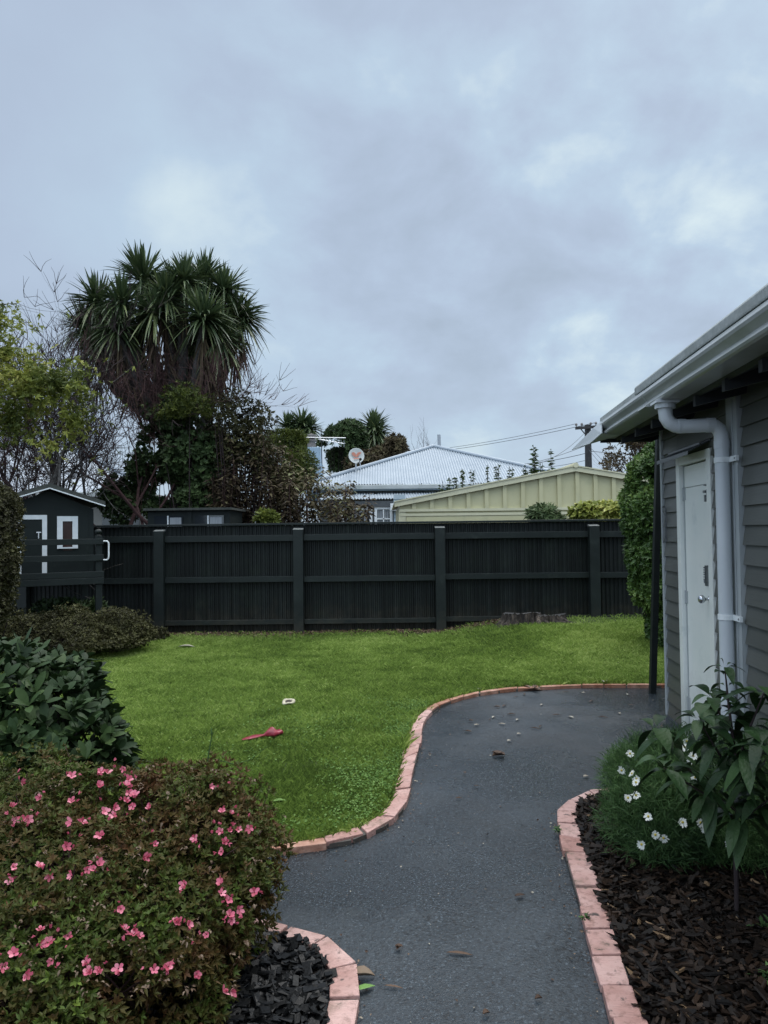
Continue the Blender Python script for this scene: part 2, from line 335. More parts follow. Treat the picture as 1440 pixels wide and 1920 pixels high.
M['leafplant'] = mat('veined_leaves', [(0.01173,0.0297,0.01088),(0.0215,0.0495,0.01632),(0.0391,0.0792,0.02584)], rough=.42, src='rnd', transl=.06, bump=.004, bscale=60, spec=0.25)
M['azalea'] = mat('azalea_leaves', [(0.097,0.0462,0.02),(0.08536,0.0616,0.019),(0.0582,0.066,0.015),(0.05626,0.0902,0.016),(0.1358,0.187,0.032)], rough=.5, src='rnd', transl=.18, spec=0.18)
M['lowshrub'] = mat('olive_tiny_leaves', [(0.021,0.021,0.0105),(0.0441,0.0441,0.0189),(0.084,0.084,0.0315),(0.168,0.1628,0.07875)], rough=.5, src='rnd', transl=.1, spec=0.15)
M['fern'] = mat('feathery_leaves', [(0.027,0.06,0.0234),(0.06,0.12,0.039),(0.12,0.21,0.0715)], rough=.5, src='rnd', transl=.15, spec=0.20)
M['petalp'] = mat('pink_petals', [(0.44,0.06875,0.115),(0.682,0.1625,0.253),(0.858,0.3375,0.414)], rough=.5, src='rnd', transl=.3)
M['petalw'] = mat('white_petals', [(.62,.66,.62),(.85,.87,.82)], rough=.5, src='rnd', transl=.25)
M['petalc'] = mat('flower_centre', [(.45,.36,.05)], rough=.7)
M['litter'] = mat('leaf_litter', [(.05,.028,.018),(.12,.075,.05),(.22,.17,.12),(.36,.34,.28)], rough=.5, src='rnd', spec=0.25)
M['greenleaf'] = mat('fallen_green_leaf', [(.16,.32,.07),(.24,.42,.12)], rough=.35, scale=20, transl=.2)
M['vent'] = mat('vent_pipe', [(.3,.33,.36)], rough=.5)

# ------------------------------------------------------------------ leaf makers
def strips(bag, P0, D, Nn, L, W, ts=(0,.25,.55,.8,1), prof=(.15,.85,1,.6,.03), fold=.12, droop=0.0, rnd=.5):
    P0 = np.asarray(P0, float); n = len(P0); D = unit(D); S = unit(np.cross(D, Nn)); Nn = np.cross(S, D)
    L = np.broadcast_to(np.asarray(L, float), (n,))[:, None]; W = np.broadcast_to(np.asarray(W, float), (n,))[:, None]
    dr = np.broadcast_to(np.asarray(droop, float), (n,))[:, None]
    rows = []
    for t, p in zip(ts, prof):
        c = P0+D*L*t; c = c+np.array([0, 0, -1.0])*dr*L*t*t
        rows += [c+S*W*.5*p+Nn*fold*W*p, c, c-S*W*.5*p+Nn*fold*W*p]
    V = np.stack(rows, 1); k = V.shape[1]; F = []
    for i in range(len(ts)-1):
        a = 3*i; F += [(a, a+1, a+4, a+3), (a+1, a+2, a+5, a+4)]
    F = np.array(F); FF = (F[None]+(np.arange(n)*k)[:, None, None]).reshape(-1, 4)
    rnd = np.clip(np.broadcast_to(np.asarray(rnd, float), (n,)), 0, 1)
    bag.add(V.reshape(-1, 3), FF, np.repeat(rnd, len(F)))
def diamonds(bag, P0, D, Nn, L, W, rnd=.5, bend=.15):
    P0 = np.asarray(P0, float); n = len(P0); D = unit(D); S = unit(np.cross(D, Nn)); Nn = np.cross(S, D)
    L = np.broadcast_to(np.asarray(L, float), (n,))[:, None]; W = np.broadcast_to(np.asarray(W, float), (n,))[:, None]
    V = np.stack([P0, P0+D*L*.45+S*W*.5+Nn*W*bend, P0+D*L, P0+D*L*.45-S*W*.5+Nn*W*bend], 1)
    F = (np.array([[0, 1, 2, 3]])[None]+(np.arange(n)*4)[:, None, None]).reshape(-1, 4)
    bag.add(V.reshape(-1, 3), F, np.clip(np.broadcast_to(np.asarray(rnd, float), (n,)), 0, 1))
def blob_points(blobs, n, shell=.3, lump=.25, lscale=4.0, seed=1, zmin=0.0, gap=0.0, gscale=5.0):
    """points through the outer shell of a union of ellipsoids; returns points, outward normals, depth 0..1"""
    g = np.random.default_rng(seed); c = np.array([b[0] for b in blobs], float); r = np.array([b[1] if np.ndim(b[1]) else (b[1],)*3 for b in blobs], float)
    w = (r[:,0]*r[:,1]+r[:,1]*r[:,2]+r[:,0]*r[:,2]); w = w/w.sum(); Po = []; No = []; De = []; got = 0; tries = 0
    while got < n and tries < 30:
        tries += 1; k = n*2; i = g.choice(len(blobs), k, p=w); d = unit(g.normal(size=(k, 3)))
        dep = g.random(k)**1.3*shell
        u = d*(1-dep)[:, None]; p = c[i]+u*r[i]
        p = p+d*(vn(p, lscale)-.5)[:, None]*lump*2*r[i].mean(1)[:, None]
        q = (p[:, None]-c[None])/r[None]; dist = np.linalg.norm(q, axis=2); dist[np.arange(k), i] = 9
        ok = (dist.min(1) > 1-shell*.9) & (p[:, 2] > zmin)
        if gap: ok &= vn(p, gscale) > gap
        Po.append(p[ok]); No.append(unit(d/r[i])[ok]); De.append((dep/shell)[ok]); got += ok.sum()
    return np.concatenate(Po)[:n], np.concatenate(No)[:n], np.concatenate(De)[:n]
def whorls(bag, Pp, A, k, L, W, spread=.9, rnd=None, mode='strip', seed=3, jitter=.25, **kw):
    g = np.random.default_rng(seed); n = len(Pp); A = unit(A)
    t = unit(np.cross(A, g.normal(size=(n, 3)))); b = np.cross(A, t)
    for j in range(k):
        ang = 2*math.pi*j/k+g.normal(size=n)*.35
        sp = spread*(1+jitter*g.normal(size=n))
        rad = t*np.cos(ang)[:, None]+b*np.sin(ang)[:, None]
        D = A*np.cos(sp)[:, None]+rad*np.sin(sp)[:, None]
        Nn = A*np.sin(sp)[:, None]-rad*np.cos(sp)[:, None]
        l = L*(1+jitter*g.normal(size=n)); wv = W*(1+.15*g.normal(size=n))
        rr = (rnd if rnd is not None else g.random(n))+g.normal(size=n)*.07
        if mode == 'strip': strips(bag, Pp, D, Nn, l, wv, rnd=rr, **kw)
        else: diamonds(bag, Pp, D, Nn, l, wv, rnd=rr)
def grow(bag, p, d, L, r, depth, g, tips, kids=3, spread=.6, upb=.08, shrink=.72, k=5, wob=.13):
    p = np.array(p, float); d = unit(np.array(d, float)); pts = [p]; ns = 4
    for i in range(ns):
        d = unit(d+g.normal(size=3)*wob+np.array([0, 0, upb])); p = p+d*L/ns; pts.append(p)
    rad = np.linspace(r, r*.62, ns+1); bag.tube(pts, rad, k=k if depth > 1 else 3, cap=False, r=g.random())
    tips.append((pts[-1], d, depth))
    if depth <= 0: return
    for j in range(kids):
        i = ns if j == 0 else g.integers(2, ns+1)
        a = unit(d+g.normal(size=3)*spread)
        grow(bag, pts[i], a, L*shrink*(.8+.4*g.random()), max(rad[i]*(.8 if j == 0 else .6), .0022), depth-1, g, tips, kids, spread, upb, shrink, k, wob)
def inpoly(x, y, poly):
    x = np.asarray(x); y = np.asarray(y); c = np.zeros(x.shape, bool); n = len(poly)
    for i in range(n):
        x0, y0 = poly[i]; x1, y1 = poly[(i+1) % n]
        if y0 == y1: continue
        c ^= ((y0 > y) != (y1 > y)) & (x < (x1-x0)*(y-y0)/(y1-y0)+x0)
    return c
def polydist(x, y, line):
    d = np.full(np.shape(x), 1e9)
    for (x0, y0), (x1, y1) in zip(line[:-1], line[1:]):
        vx, vy = x1-x0, y1-y0; t = np.clip(((x-x0)*vx+(y-y0)*vy)/(vx*vx+vy*vy+1e-12), 0, 1)
        d = np.minimum(d, np.hypot(x-x0-t*vx, y-y0-t*vy))
    return d

# ------------------------------------------------------------------ ground levels and outlines
def ss(a, b, v): t = np.clip((v-a)/(b-a), 0, 1); return t*t*(3-2*t)
def gh(x, y):
    x = np.asarray(x, float); y = np.asarray(y, float)
    h = .19*ss(.75, 2.1, x)*ss(8.6, 11.2, y)
    h = h+.018*(vn(np.stack([x, y, x*0], -1), .9)-.5)*ss(6, 8, y)
    return h
BT = .035   # brick top
def g2(pts, z=0.0): return [tuple(G(a, b, z)[:2]) for a, b in pts]
lawn_out = [(-60,1600),(300,1597),(450,1594),(528,1590),(588,1583),(661,1571),(723,1545),(756,1515),(768,1478),(774,1447),(784,1412),(789,1387),(792,1364),(796,1348),(805,1336),(824,1322),(855,1309),(894,1299),(953,1291),(1038,1286),(1120,1284),(1244,1284),(1330,1284)]
lawn_in  = [(-60,1588),(300,1585),(450,1584),(528,1581),(582,1574),(657,1558),(700,1536),(723,1515),(739,1482),(747,1454),(752,1427),(760,1396),(768,1373),(778,1347),(791,1334),(817,1318),(855,1305),(894,1296),(953,1288),(1038,1283.5),(1120,1282),(1244,1282),(1330,1282)]
LO = g2(lawn_out, BT); LI = g2(lawn_in, BT)
bed_l = [(-4.9, 4.2)]+[(-5.0,7.5)]+[tuple(G(a,b)[:2]) for a,b in ((60,1238),(100,1232),(200,1222),(260,1211),(290,1205),(322,1194))]
FY = 11.9
lawn_poly = LI+[(5.5, LI[-1][1]), (5.5, FY), (-3.35, FY)]+bed_l[::-1]+[(-5.2, LI[0][1])]
def grid_sheet(x0, x1, y0, y1, s, keep, hz):
    xs = np.arange(x0, x1+s/2, s); ys = np.arange(y0, y1+s/2, s); X, Y = np.meshgrid(xs, ys); Z = hz(X, Y)
    V = np.stack([X, Y, Z], -1).reshape(-1, 3); nx = len(xs); i, j = np.meshgrid(np.arange(nx-1), np.arange(len(ys)-1))
    a = (j*nx+i).ravel(); F = np.stack([a, a+1, a+nx+1, a+nx], 1)
    k = keep(X[:-1, :-1].ravel()+s/2, Y[:-1, :-1].ravel()+s/2); F = F[k]
    used = np.unique(F); mp = np.zeros(len(V), int); mp[used] = np.arange(len(used)); return V[used], mp[F]
# ground sheet to the horizon
b = B(); S_ = 600
V, F = grid_sheet(-12, 12, -6, 24, .5, lambda x, y: np.ones(len(x), bool), lambda x, y: gh(x, y)*ss(-1, 0, y)*0-.04+gh(x, y)*(y < 13))
b.add(V, F)
for (x0, y0, x1, y1) in ((-S_,-S_,S_,-6),(-S_,24,S_,S_),(-S_,-6,-12,24),(12,-6,S_,24)):
    b.add([(x0,y0,-.04),(x1,y0,-.04),(x1,y1,-.04),(x0,y1,-.04)], [(0,1,2,3)])
struct(b.build('ground', M['soil']))
b = B(); V, F = grid_sheet(-4.4, 3.6, -1.5, 8.2, .1, lambda x, y: y < 7.9, lambda x, y: .006*(vn(np.stack([x, y, x*0], -1), 1.3)-.5)+.002)
b.add(V, F); struct(b.build('asphalt_path', M['asphalt'], smooth=True))
b = B(); V, F = grid_sheet(-5.3, 5.4, 3.3, 11.88, .045, lambda x, y: inpoly(x, y, lawn_poly), lambda x, y: gh(x, y)+.022)
b.add(V, F); struct(b.build('lawn', M['turf'], smooth=True))

# grass blades
g = np.random.default_rng(21)
n = 950000
yy = 3.6+(FY-3.6)*g.random(n)**1.35; xx = -5.2+10.4*g.random(n)
vis = (np.abs(xx) < .66*yy+.5) & inpoly(xx, yy, lawn_poly); xx = xx[vis]; yy = yy[vis]
p3 = np.stack([xx, yy, 0*xx], -1)
bare = ss(10.5, 11.7, yy+1.0*(vn(p3, 1.3)-.5))*.9+ss(.5, .9, vn(p3, 1.1))*.12
stumpbare = np.exp(-((xx-2.9)**2/1.2+(yy-11.2)**2/.25))*.6
keep = g.random(len(xx)) > np.clip(bare+stumpbare, 0, .93); xx, yy, p3 = xx[keep], yy[keep], p3[keep]
edge = polydist(xx, yy, LI); nr = edge < .03; xx = xx+nr*.014*g.normal(size=len(xx)); yy = yy+nr*.014*g.normal(size=len(xx)); p3 = np.stack([xx, yy, 0*xx], -1)
near = (edge < .05); 
n = len(xx); hh = (.022+.02*vn(p3, 3.1))*(.6+.8*g.random(n))*(1+.25*ss(7, 11, yy)); tall = vn(p3, .75)
hh = hh*(1+.7*ss(.78, .9, vn(p3+7, 1.9)))*(1+.5*nr*g.random(n))
zz = gh(xx, yy)+.02
wd = .0036+.0008*(yy-4); a = g.random(n)*2*math.pi; ln = g.normal(size=(n, 2))*.55
base = np.stack([xx, yy, zz], -1); S = np.stack([np.cos(a), np.sin(a), 0*a], -1)*wd[:, None]*.5
tip = base+np.stack([ln[:, 0]*hh, ln[:, 1]*hh, hh], -1); mid = base+np.stack([ln[:, 0]*hh*.3, ln[:, 1]*hh*.3, hh*.6], -1)
V = np.stack([base-S, base+S, mid+S*.8, tip], 1).reshape(-1, 3)
F = np.arange(n*4).reshape(-1, 4)
r_ = .40+.60*(vn(p3, 1.0)-.5)+.40*(vn(p3+3, 4.0)-.5)+.35*(vn(p3+9, 11.)-.5)+g.normal(size=n)*.22+.10*ss(5.5, 9, yy)
b = B(); b.add(V, F, np.clip(r_, 0, 1)); o = b.build('grass', M['grass'])
tag(o, 'short bright green mown grass between brick edging and dark fence', 'grass', kind='stuff')
# clover along the path edge
n = 17000; t = g.integers(5, len(LI)-8, n); f = g.random(n); A_ = np.array(LI); q = A_[t]*(1-f)[:, None]+A_[t+1]*f[:, None]
off = g.exponential(.45, n); q = q+np.stack([-off*.95, off*.25+g.normal(size=n)*.1], -1)
k = inpoly(q[:, 0], q[:, 1], lawn_poly); q = q[k]; k = g.random(len(q)) < 1.5*(vn(np.stack([q[:, 0], q[:, 1], 0*q[:, 0]], -1), 2.2)-.25); q = q[k]
pp = np.stack([q[:, 0], q[:, 1], gh(q[:, 0], q[:, 1])+.04+.012*g.random(len(q))], -1)
D = unit(np.stack([g.normal(size=len(q)), g.normal(size=len(q)), .35*g.random(len(q))], -1)); Nn = unit(np.array([0, 0, 1.0])+.45*g.normal(size=(len(q), 3)))
b = B(); diamonds(b, pp, D, Nn, .015+.007*g.random(len(q)), .014, rnd=g.random(len(q)))
tag(b.build('clover_patch', M['clover']), 'small round leaved clover mixed into the lawn beside the brick edging', 'clover', kind='stuff')

# ------------------------------------------------------------------ brick edgings
def edging(name, label, outer, inner, cuts, mats, jit=.004, top=BT):
    """outer/inner are matched point lists on the ground; one brick between successive cut stations"""
    root = thing(name, label, 'brick edging', (outer[0][0], outer[0][1], 0))
    O = np.array(outer); I = np.array(inner)
    mb = B(); g = np.random.default_rng(3)
    for i in range(len(O)-1):
        q = [O[i], O[i+1], I[i+1], I[i]]; c = sum(q)/4
        q = [p+(c-p)*.06 for p in q]
        mb.hexa([(p[0], p[1], -.05) for p in q]+[(p[0], p[1], top-.012) for p in q])
    mb.build('mortar', M['mortar'], root)
    so = np.concatenate([[0], np.cumsum(np.linalg.norm(np.diff((O+I)/2, axis=0), axis=1))])
    def at(A, s): return np.array([np.interp(s, so, A[:, 0]), np.interp(s, so, A[:, 1])])
    ss_ = cuts(so[-1]) if callable(cuts) else cuts
    for i, (s0, s1) in enumerate(zip(ss_[:-1], ss_[1:])):
        gap = .0045; a0, a1, b1, b0 = at(O, s0+gap), at(O, s1-gap), at(I, s1-gap), at(I, s0+gap)
        j = g.normal(size=2)*jit; tz = top+g.normal()*.0025
        q = [p+j for p in (a0, a1, b1, b0)]
        bb = B(); dz = g.normal(size=4)*.0012
        bb.hexa([(p[0], p[1], -.045) for p in q]+[(p[0], p[1], tz+d) for p, d in zip(q, dz)], g.random())
        bb.build('brick', mats(i, s0, q[0]), root, bevel=.004)
    return root
def resample(poly, n):
    A = np.array(poly); s = np.concatenate([[0], np.cumsum(np.linalg.norm(np.diff(A, axis=0), axis=1))])
    t = np.linspace(0, s[-1], n); return np.stack([np.interp(t, s, A[:, 0]), np.interp(t, s, A[:, 1])], 1)
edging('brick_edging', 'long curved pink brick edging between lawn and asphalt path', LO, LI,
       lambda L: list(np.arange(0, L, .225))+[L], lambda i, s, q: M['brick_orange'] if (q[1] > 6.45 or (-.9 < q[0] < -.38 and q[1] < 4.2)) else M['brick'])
ro = g2([(1320,1470),(1240,1472),(1160,1476),(1097,1483),(1051,1506),(1046,1511),(1043,1532),(1049,1557),(1062,1611),(1083,1683),(1107,1772),(1125,1826),(1141,1883),(1148,1920),(1185,2080),(1240,2300)], BT)
ri = g2([(1322,1481),(1242,1483),(1161,1487),(1110,1492),(1083,1511),(1081,1514),(1080,1532),(1088,1565),(1105,1611),(1131,1683),(1161,1772),(1180,1826),(1199,1885),(1212,1920),(1262,2080),(1330,2300)], BT)
edging('brick_edging', 'pink brick edging around brown bark mulch bed by the grey house', ro, ri, lambda L: list(np.arange(0, L, .178))+[L], lambda i, s, q: M['brick'])
lo_ = g2([(300,1690),(420,1706),(542,1737),(611,1753),(632,1763),(668,1804),(671,1813),(674,1869),(673,1871),(664,1920),(640,2010),(590,2150)], BT)
li_ = g2([(300,1708),(420,1727),(517,1758),(585,1772),(587,1776),(618,1817),(619,1818),(617,1871),(617,1872),(606,1920),(580,2010),(530,2150)], BT)
def lcuts(L):
    A = (np.array(lo_)+np.array(li_))/2; s = np.concatenate([[0], np.cumsum(np.linalg.norm(np.diff(A, axis=0), axis=1))])
    return [s[0], s[0]+.16, s[1], s[1]+.17, s[2], s[3], s[5], s[7], s[9], s[9]+.18, s[10]+.12, s[11]]
edging('brick_edging', 'short curved pink brick edging around black mulch under the azalea', lo_, li_, lcuts, lambda i, s, q: M['brick'])
bl = [p for p in bed_l[2:]]
bo = [(x+.05, y-.09) for x, y in bl]
edging('garden_edging', 'thin red brown edging between the lawn and the low olive shrub', resample(bo, 8), resample(bl, 8), lambda L: list(np.arange(0, L, .3))+[L], lambda i, s, q: M['brick_orange'], top=.03)

# mulch beds
def chips(poly, n, x0, x1, y0, y1, Lm, Wm, m, name, label, seed, pale=.0, zb=.015):
    g = np.random.default_rng(seed); x = x0+(x1-x0)*g.random(n*3); y = y0+(y1-y0)*g.random(n*3); k = inpoly(x, y, poly); x, y = x[k][:n], y[k][:n]; n = len(x)
    a = g.random(n)*math.pi+0; tl = g.normal(size=n)*.30; q_ = g.random(n); L = Lm*(.35+1.3*q_**2.2); W = Wm*(.4+1.1*g.random(n)); T = .003+.005*g.random(n)
    D = unit(np.stack([np.cos(a), np.sin(a), tl], -1)); U = unit(np.stack([g.normal(size=n)*.35, g.normal(size=n)*.35, 0*x+1], -1)); S = unit(np.cross(D, U)); U = np.cross(S, D)
    c = np.stack([x, y, zb+.010+.028*g.random(n)], -1); V = []
    for sz in (-1, 1):
        for sx, sy in ((-1,-1),(1,-1),(1,1),(-1,1)):
            V.append(c+D*(sx*L/2*(.55+.6*g.random(n)))[:, None]+S*(sy*W/2*(.4+.7*g.random(n)))[:, None]+U*(sz*T/2)[:, None])
    V = np.stack(V, 1).reshape(-1, 3); F0 = np.array([(0,3,2,1),(4,5,6,7),(0,1,5,4),(1,2,6,5),(2,3,7,6),(3,0,4,7)])
    F = (F0[None]+(np.arange(n)*8)[:, None, None]).reshape(-1, 4)
    r = np.clip(g.random(n)**1.2*.86, 0, .9); r[g.random(n) < pale] = 1.0
    b = B(); b.add(V, F, np.repeat(r, 6)); o = b.build(name, m); tag(o, label, 'mulch', kind='stuff')
UP_ = np.array([0, 0, 1.0]); bedr_ = ro[1:]+[(2.2, .2), (2.35, 4.5)]
bedr = ri[1:]+[(2.2, .2), (2.35, 4.5)]
bedl_ = [tuple(p) for p in li_[:]]+[(-.5, .6), (-2.6, .6), (-2.6, 3.2)]
for poly, nm, (x0, x1, y0, y1) in ((bedr, 'mulch_bed', (.3, 2.5, .3, 4.7)), (bedl_, 'mulch_bed', (-2.7, .1, .6, 3.4))):
    b = B(); V, F = grid_sheet(x0, x1, y0, y1, .04, lambda x, y: inpoly(x, y, poly), lambda x, y: .015+.012*vn(np.stack([x, y, x*0], -1), 9.0)); b.add(V, F)
    struct(b.build(nm, M['soil']))
chips(bedr, 13000, .45, 2.2, 1.6, 4.5, .062, .021, M['chip'], 'bark_mulch', 'brown shredded bark mulch covering the bed beside the grey house', 4, .02, .02)
chips(bedl_, 3600, -.9, .05, 1.7, 3.2, .055, .030, M['chipb'], 'bark_mulch', 'black bark chips in the bed under the pink azalea', 5, .0, .02)
# grit, crumbs and tiny leaf bits along the path edges
g = np.random.default_rng(44); E_ = []
for ln_, n, sg in ((LO, 1500, 1), (ro, 700, 1), (lo_, 300, 1)):
    A_ = np.array(ln_); sg_ = np.linalg.norm(np.diff(A_, axis=0), axis=1); t = g.choice(len(sg_), n, p=sg_/sg_.sum()); f = g.random(n)[:, None]
    q = A_[t]*(1-f)+A_[t+1]*f; dv_ = (A_[t+1]-A_[t])/sg_[t][:, None]; E_.append(q+g.normal(size=(n, 2))*.012+np.stack([-dv_[:, 1], dv_[:, 0]], 1)*(g.exponential(.035, n)*g.choice([-1, 1], n))[:, None])
q = np.concatenate(E_+[np.stack([-.5+3.0*g.random(900), 2.0+5.4*g.random(900)], 1)]); n = len(q)
pp = np.stack([q[:, 0], q[:, 1], .007+.004*g.random(n)], -1); inb = (polydist(q[:, 0], q[:, 1], ro) < .25) & inpoly(q[:, 0], q[:, 1], bedr_) | inpoly(q[:, 0], q[:, 1], lawn_poly); pp = pp[~inb]; n = len(pp)
b = B(); sz_ = .003+.009*g.random(n)**3; diamonds(b, pp, np.stack([g.normal(size=n), g.normal(size=n), .3*g.random(n)], -1), unit(UP_+.5*g.normal(size=(n, 3))), sz_*1.5, sz_, rnd=g.random(n)**2.2)
tag(b.build('path_grit', M['litter']), 'fine dark grit and tiny leaf crumbs scattered over the asphalt path', 'grit', kind='stuff')
# left garden soil bed with litter
b = B(); lb = [(-8, 4.2), (-4.9, 4.2), (-5, 7.5)]+bed_l[2:]+[(-3.3, FY), (-8, FY)]
V, F = grid_sheet(-8, -2.9, 4.2, FY, .1, lambda x, y: inpoly(x, y, lb), lambda x, y: .012+.02*vn(np.stack([x, y, x*0], -1), 5.0)); b.add(V, F); struct(b.build('garden_bed', M['soil']))
n = 5000; x = -4.2+6.6*g.random(n); y = FY-.06-g.exponential(.22, n); k = (y > 10.9); x, y = x[k], y[k]
b = B(); diamonds(b, np.stack([x, y, gh(x, y)+.045], -1), np.stack([g.normal(size=len(x)), g.normal(size=len(x)), .2*g.normal(size=len(x))], -1), unit(np.array([0,0,1.])+.4*g.normal(size=(len(x),3))), .045, .025, rnd=g.random(len(x))**2*.6)
tag(b.build('leaf_litter', M['litter']), 'brown leaf litter scattered along the foot of the dark fence', 'leaf litter', kind='stuff')

# ================================================================== FENCE
fe = thing('garden_fence', 'long dark green-black corrugated fence with timber rails and square posts', 'fence', (0, FY, 0))
b = B(); pts = []; x = -7.2; ph = 0
while x < 6.6:
    for dx, dz in ((0,0),(.012,.018),(.034,.018),(.046,0)): pts.append((x+dx, FY+.03-dz))
    x += .068
V = [(px_, py_, -.05) for px_, py_ in pts]+[(px_, py_, 1.74) for px_, py_ in pts]; k = len(pts)
b.add(V, [(i, i+1, i+1+k, i+k) for i in range(k-1)], np.repeat(rng.random(k//4+1), 4)[:k-1]); b.build('corrugated_panel', M['fence'], fe)
def post_x(px): return float(P(px, 1080, FY)[0])
posts = [post_x(v) for v in (-210, 48, 302, 561, 825, 1112)]+[post_x(1112)+2.25]
for x in posts:
    b = B(); b.box((x-.078, FY-.14, -.05), (x+.078, FY+.0, 1.665)); b.build('post', M['fence_wood'], fe, bevel=.004)
    b = B(); b.hexa([(x-.08,FY-.142,1.665),(x+.08,FY-.142,1.665),(x+.08,FY+.0,1.665),(x-.08,FY+.0,1.665),(x-.078,FY-.14,1.672),(x+.078,FY-.14,1.672),(x+.078,FY+.0,1.695),(x-.078,FY+.0,1.695)]); b.build('post_top', M['post_cap'], fe)
xe = [-7.2]+posts+[6.6]
for x0, x1 in zip(xe[:-1], xe[1:]):
    for z0, z1 in ((1.485,1.585),(.83,.92),(.165,.24)):
        b = B(); dz = rng.normal()*.006; b.box((x0+.081, FY-.065, z0+dz), (x1-.081, FY-.004, z1+dz)); b.build('rail', M['fence_wood'], fe, bevel=.003)
b = B(); b.box((-7.2, FY-.045, 1.742), (6.6, FY+.06, 1.775)); b.build('cap_rail', M['fence_wood'], fe, bevel=.004)

# ================================================================== GREY HOUSE (local frame along the wall)
HZ = -math.atan(.09); HO = (2.30, 6.06, 0)
ho = thing('grey_house', 'grey weatherboard house wall with white door, gutter and white downpipe', 'house', HO, HZ)
def hb(b, name, m, par=None, **k): return b.build(name, m, par or ho, local=True, **k)
def loc(px, py, off):
    """a point on the plane local x = off seen at a pixel"""
    c, s = math.cos(HZ), math.sin(HZ); nx, ny = c, s
    d = ray(px, py); o = O0-np.array(HO); t = (off-(o[0]*nx+o[1]*ny))/(d[0]*nx+d[1]*ny); w = o+d*t
    return np.array([w[0]*nx+w[1]*ny, -w[0]*s+w[1]*c, w[2]])
def LY_(px, off, py=1000): return float(loc(px, py, off)[1])
PB = .1168; DY0, DY1 = LY_(1328,-.02), LY_(1277,-.02)           # door opening along the wall
def boards(b, y0, y1, z0, z1):
    g = np.random.default_rng(int(abs(y0)*100)+7)
    i = 0; z = .10
    while z < z1-.01:
        zt = min(z+PB+.012, z1+.01)
        if z+PB > z0:
            za = max(z, z0); 
            ov = .020*(1-(za-z)/PB)
            b.hexa([(-ov-.002, y0, za), (.01, y0, za), (.01, y1, za), (-ov-.002, y1, za), (-.001, y0, zt), (.01, y0, zt), (.01, y1, zt), (-.001, y1, zt)], g.random())
        z += PB
CB1, CB0 = LY_(1366,-.03), LY_(1388,-.03)
b = B(); boards(b, -7.0, CB0-.012, 0, 2.5); boards(b, CB1, DY0-.085, 0, 2.5); boards(b, DY1+.085, -.03, 0, 2.5); boards(b, DY0-.084, DY1+.084, 2.15, 2.5)
hb(b, 'weatherboard_wall', M['board'])
b = B(); b.box((.012,-7,-.05),(.10,DY0-.05,2.55)); b.box((.012,DY1+.05,-.05),(.10,0,2.55)); b.box((.012,DY0-.05,2.1),(.10,DY1+.05,2.55)); b.box((.10,-.1,-.05),(5,0,2.55)); b.box((.10,-7,-.05),(5,-6.9,2.55)); b.box((4.9,-6.9,-.05),(5,-.1,2.55))
hb(b, 'inner_wall', M['boarddark'])
b = B(); b.box((-.03,-7,-.05),(.011,DY0-.09,.098)); b.box((-.03,DY1+.09,-.05),(.011,0,.098)); hb(b, 'base_board', M['tin'])
b = B(); b.box((-.028,-.03,0),(.03,.012,2.44)); hb(b, 'corner_board', M['frameg'], bevel=.003)
b = B(); b.box((-.030,CB0,0),(.012,CB1,2.5)); b.box((-.036,CB0,0),(-.0305,CB0+.025,2.5)); b.box((-.036,CB0+.07,0),(-.0305,CB0+.085,2.5)); hb(b, 'cover_board', M['frameg'], bevel=.002)
# door and frame
fr = None
b = B(); b.box((-.026,DY1,.0),(.03,DY1+.078,2.14)); b.box((-.026,DY0-.078,.0),(.03,DY0,2.14)); b.box((-.0255,DY0,2.075),(.03,DY1,2.14)); b.box((-.02,DY0-.08,-.02),(.04,DY1+.08,.0))
fr = hb(b, 'door_frame', M['doorw'], bevel=.003)
b = B(); b.box((.004,DY1-.022,.03),(.02,DY1-.001,2.07)); hb(b, 'door_stop', M['frameg'], fr)
b = B(); b.box((.006,DY0+.004,.02),(.035,DY1-.024,1.905)); b.box((.006,DY0+.004,1.909),(.035,DY1-.024,2.066)); b.box((.0035,DY0+.12,2.02),(.0055,DY1-.05,2.032))
dr = hb(b, 'door', M['doorw'], bevel=.0015)
b = B(); b.lathe([(0,0),(.026,0),(.026,.006),(.010,.010),(.009,.032),(.022,.040),(.029,.052),(.029,.064),(.020,.076),(0,.080)], (.006,DY0+.07,1.12), (-1,0,0), 20); hb(b, 'door_knob', M['chrome'], dr, smooth=True)
b = B(); b.box((-.022,DY0+.045,1.21),(.006,DY0+.085,1.35)); 
for i in range(6): b.box((-.028,DY0+.083,1.25+.016*i),(-.008,DY0+.094,1.258+.016*i))
b.tube([(-.012,DY0+.085,1.238),(-.012,DY0+.125,1.238)], [.006,.006]); b.tube([(-.012,DY0+.115,1.225),(-.012,DY0+.115,1.25)], [.007,.007]); hb(b, 'rim_lock', M['steel'], dr)
b = B(); b.box((-.004,DY0+.04,1.80),(.006,DY0+.075,1.87)); b.box((-.022,DY0+.045,1.845),(-.004,DY0+.085,1.862)); b.box((-.020,DY0+.05,1.785),(-.006,DY0+.07,1.83)); b.tube([(-.012,DY0+.045,1.895),(-.012,DY0+.09,1.90)], [.005,.004]); hb(b, 'bolt_lock', M['steel'], dr)
for z in (1.86, 1.09, .3):
    b = B(); b.tube([(.0,DY1-.010,z-.05),(.0,DY1-.010,z+.05)], [.007,.007], 8); b.box((.001,DY1-.045,z-.045),(.0058,DY1-.012,z+.045)); b.box((-.003,DY1-.004,z-.02),(.0,DY1+.01,z+.045)); hb(b, 'door_hinge', M['frameg'], dr)
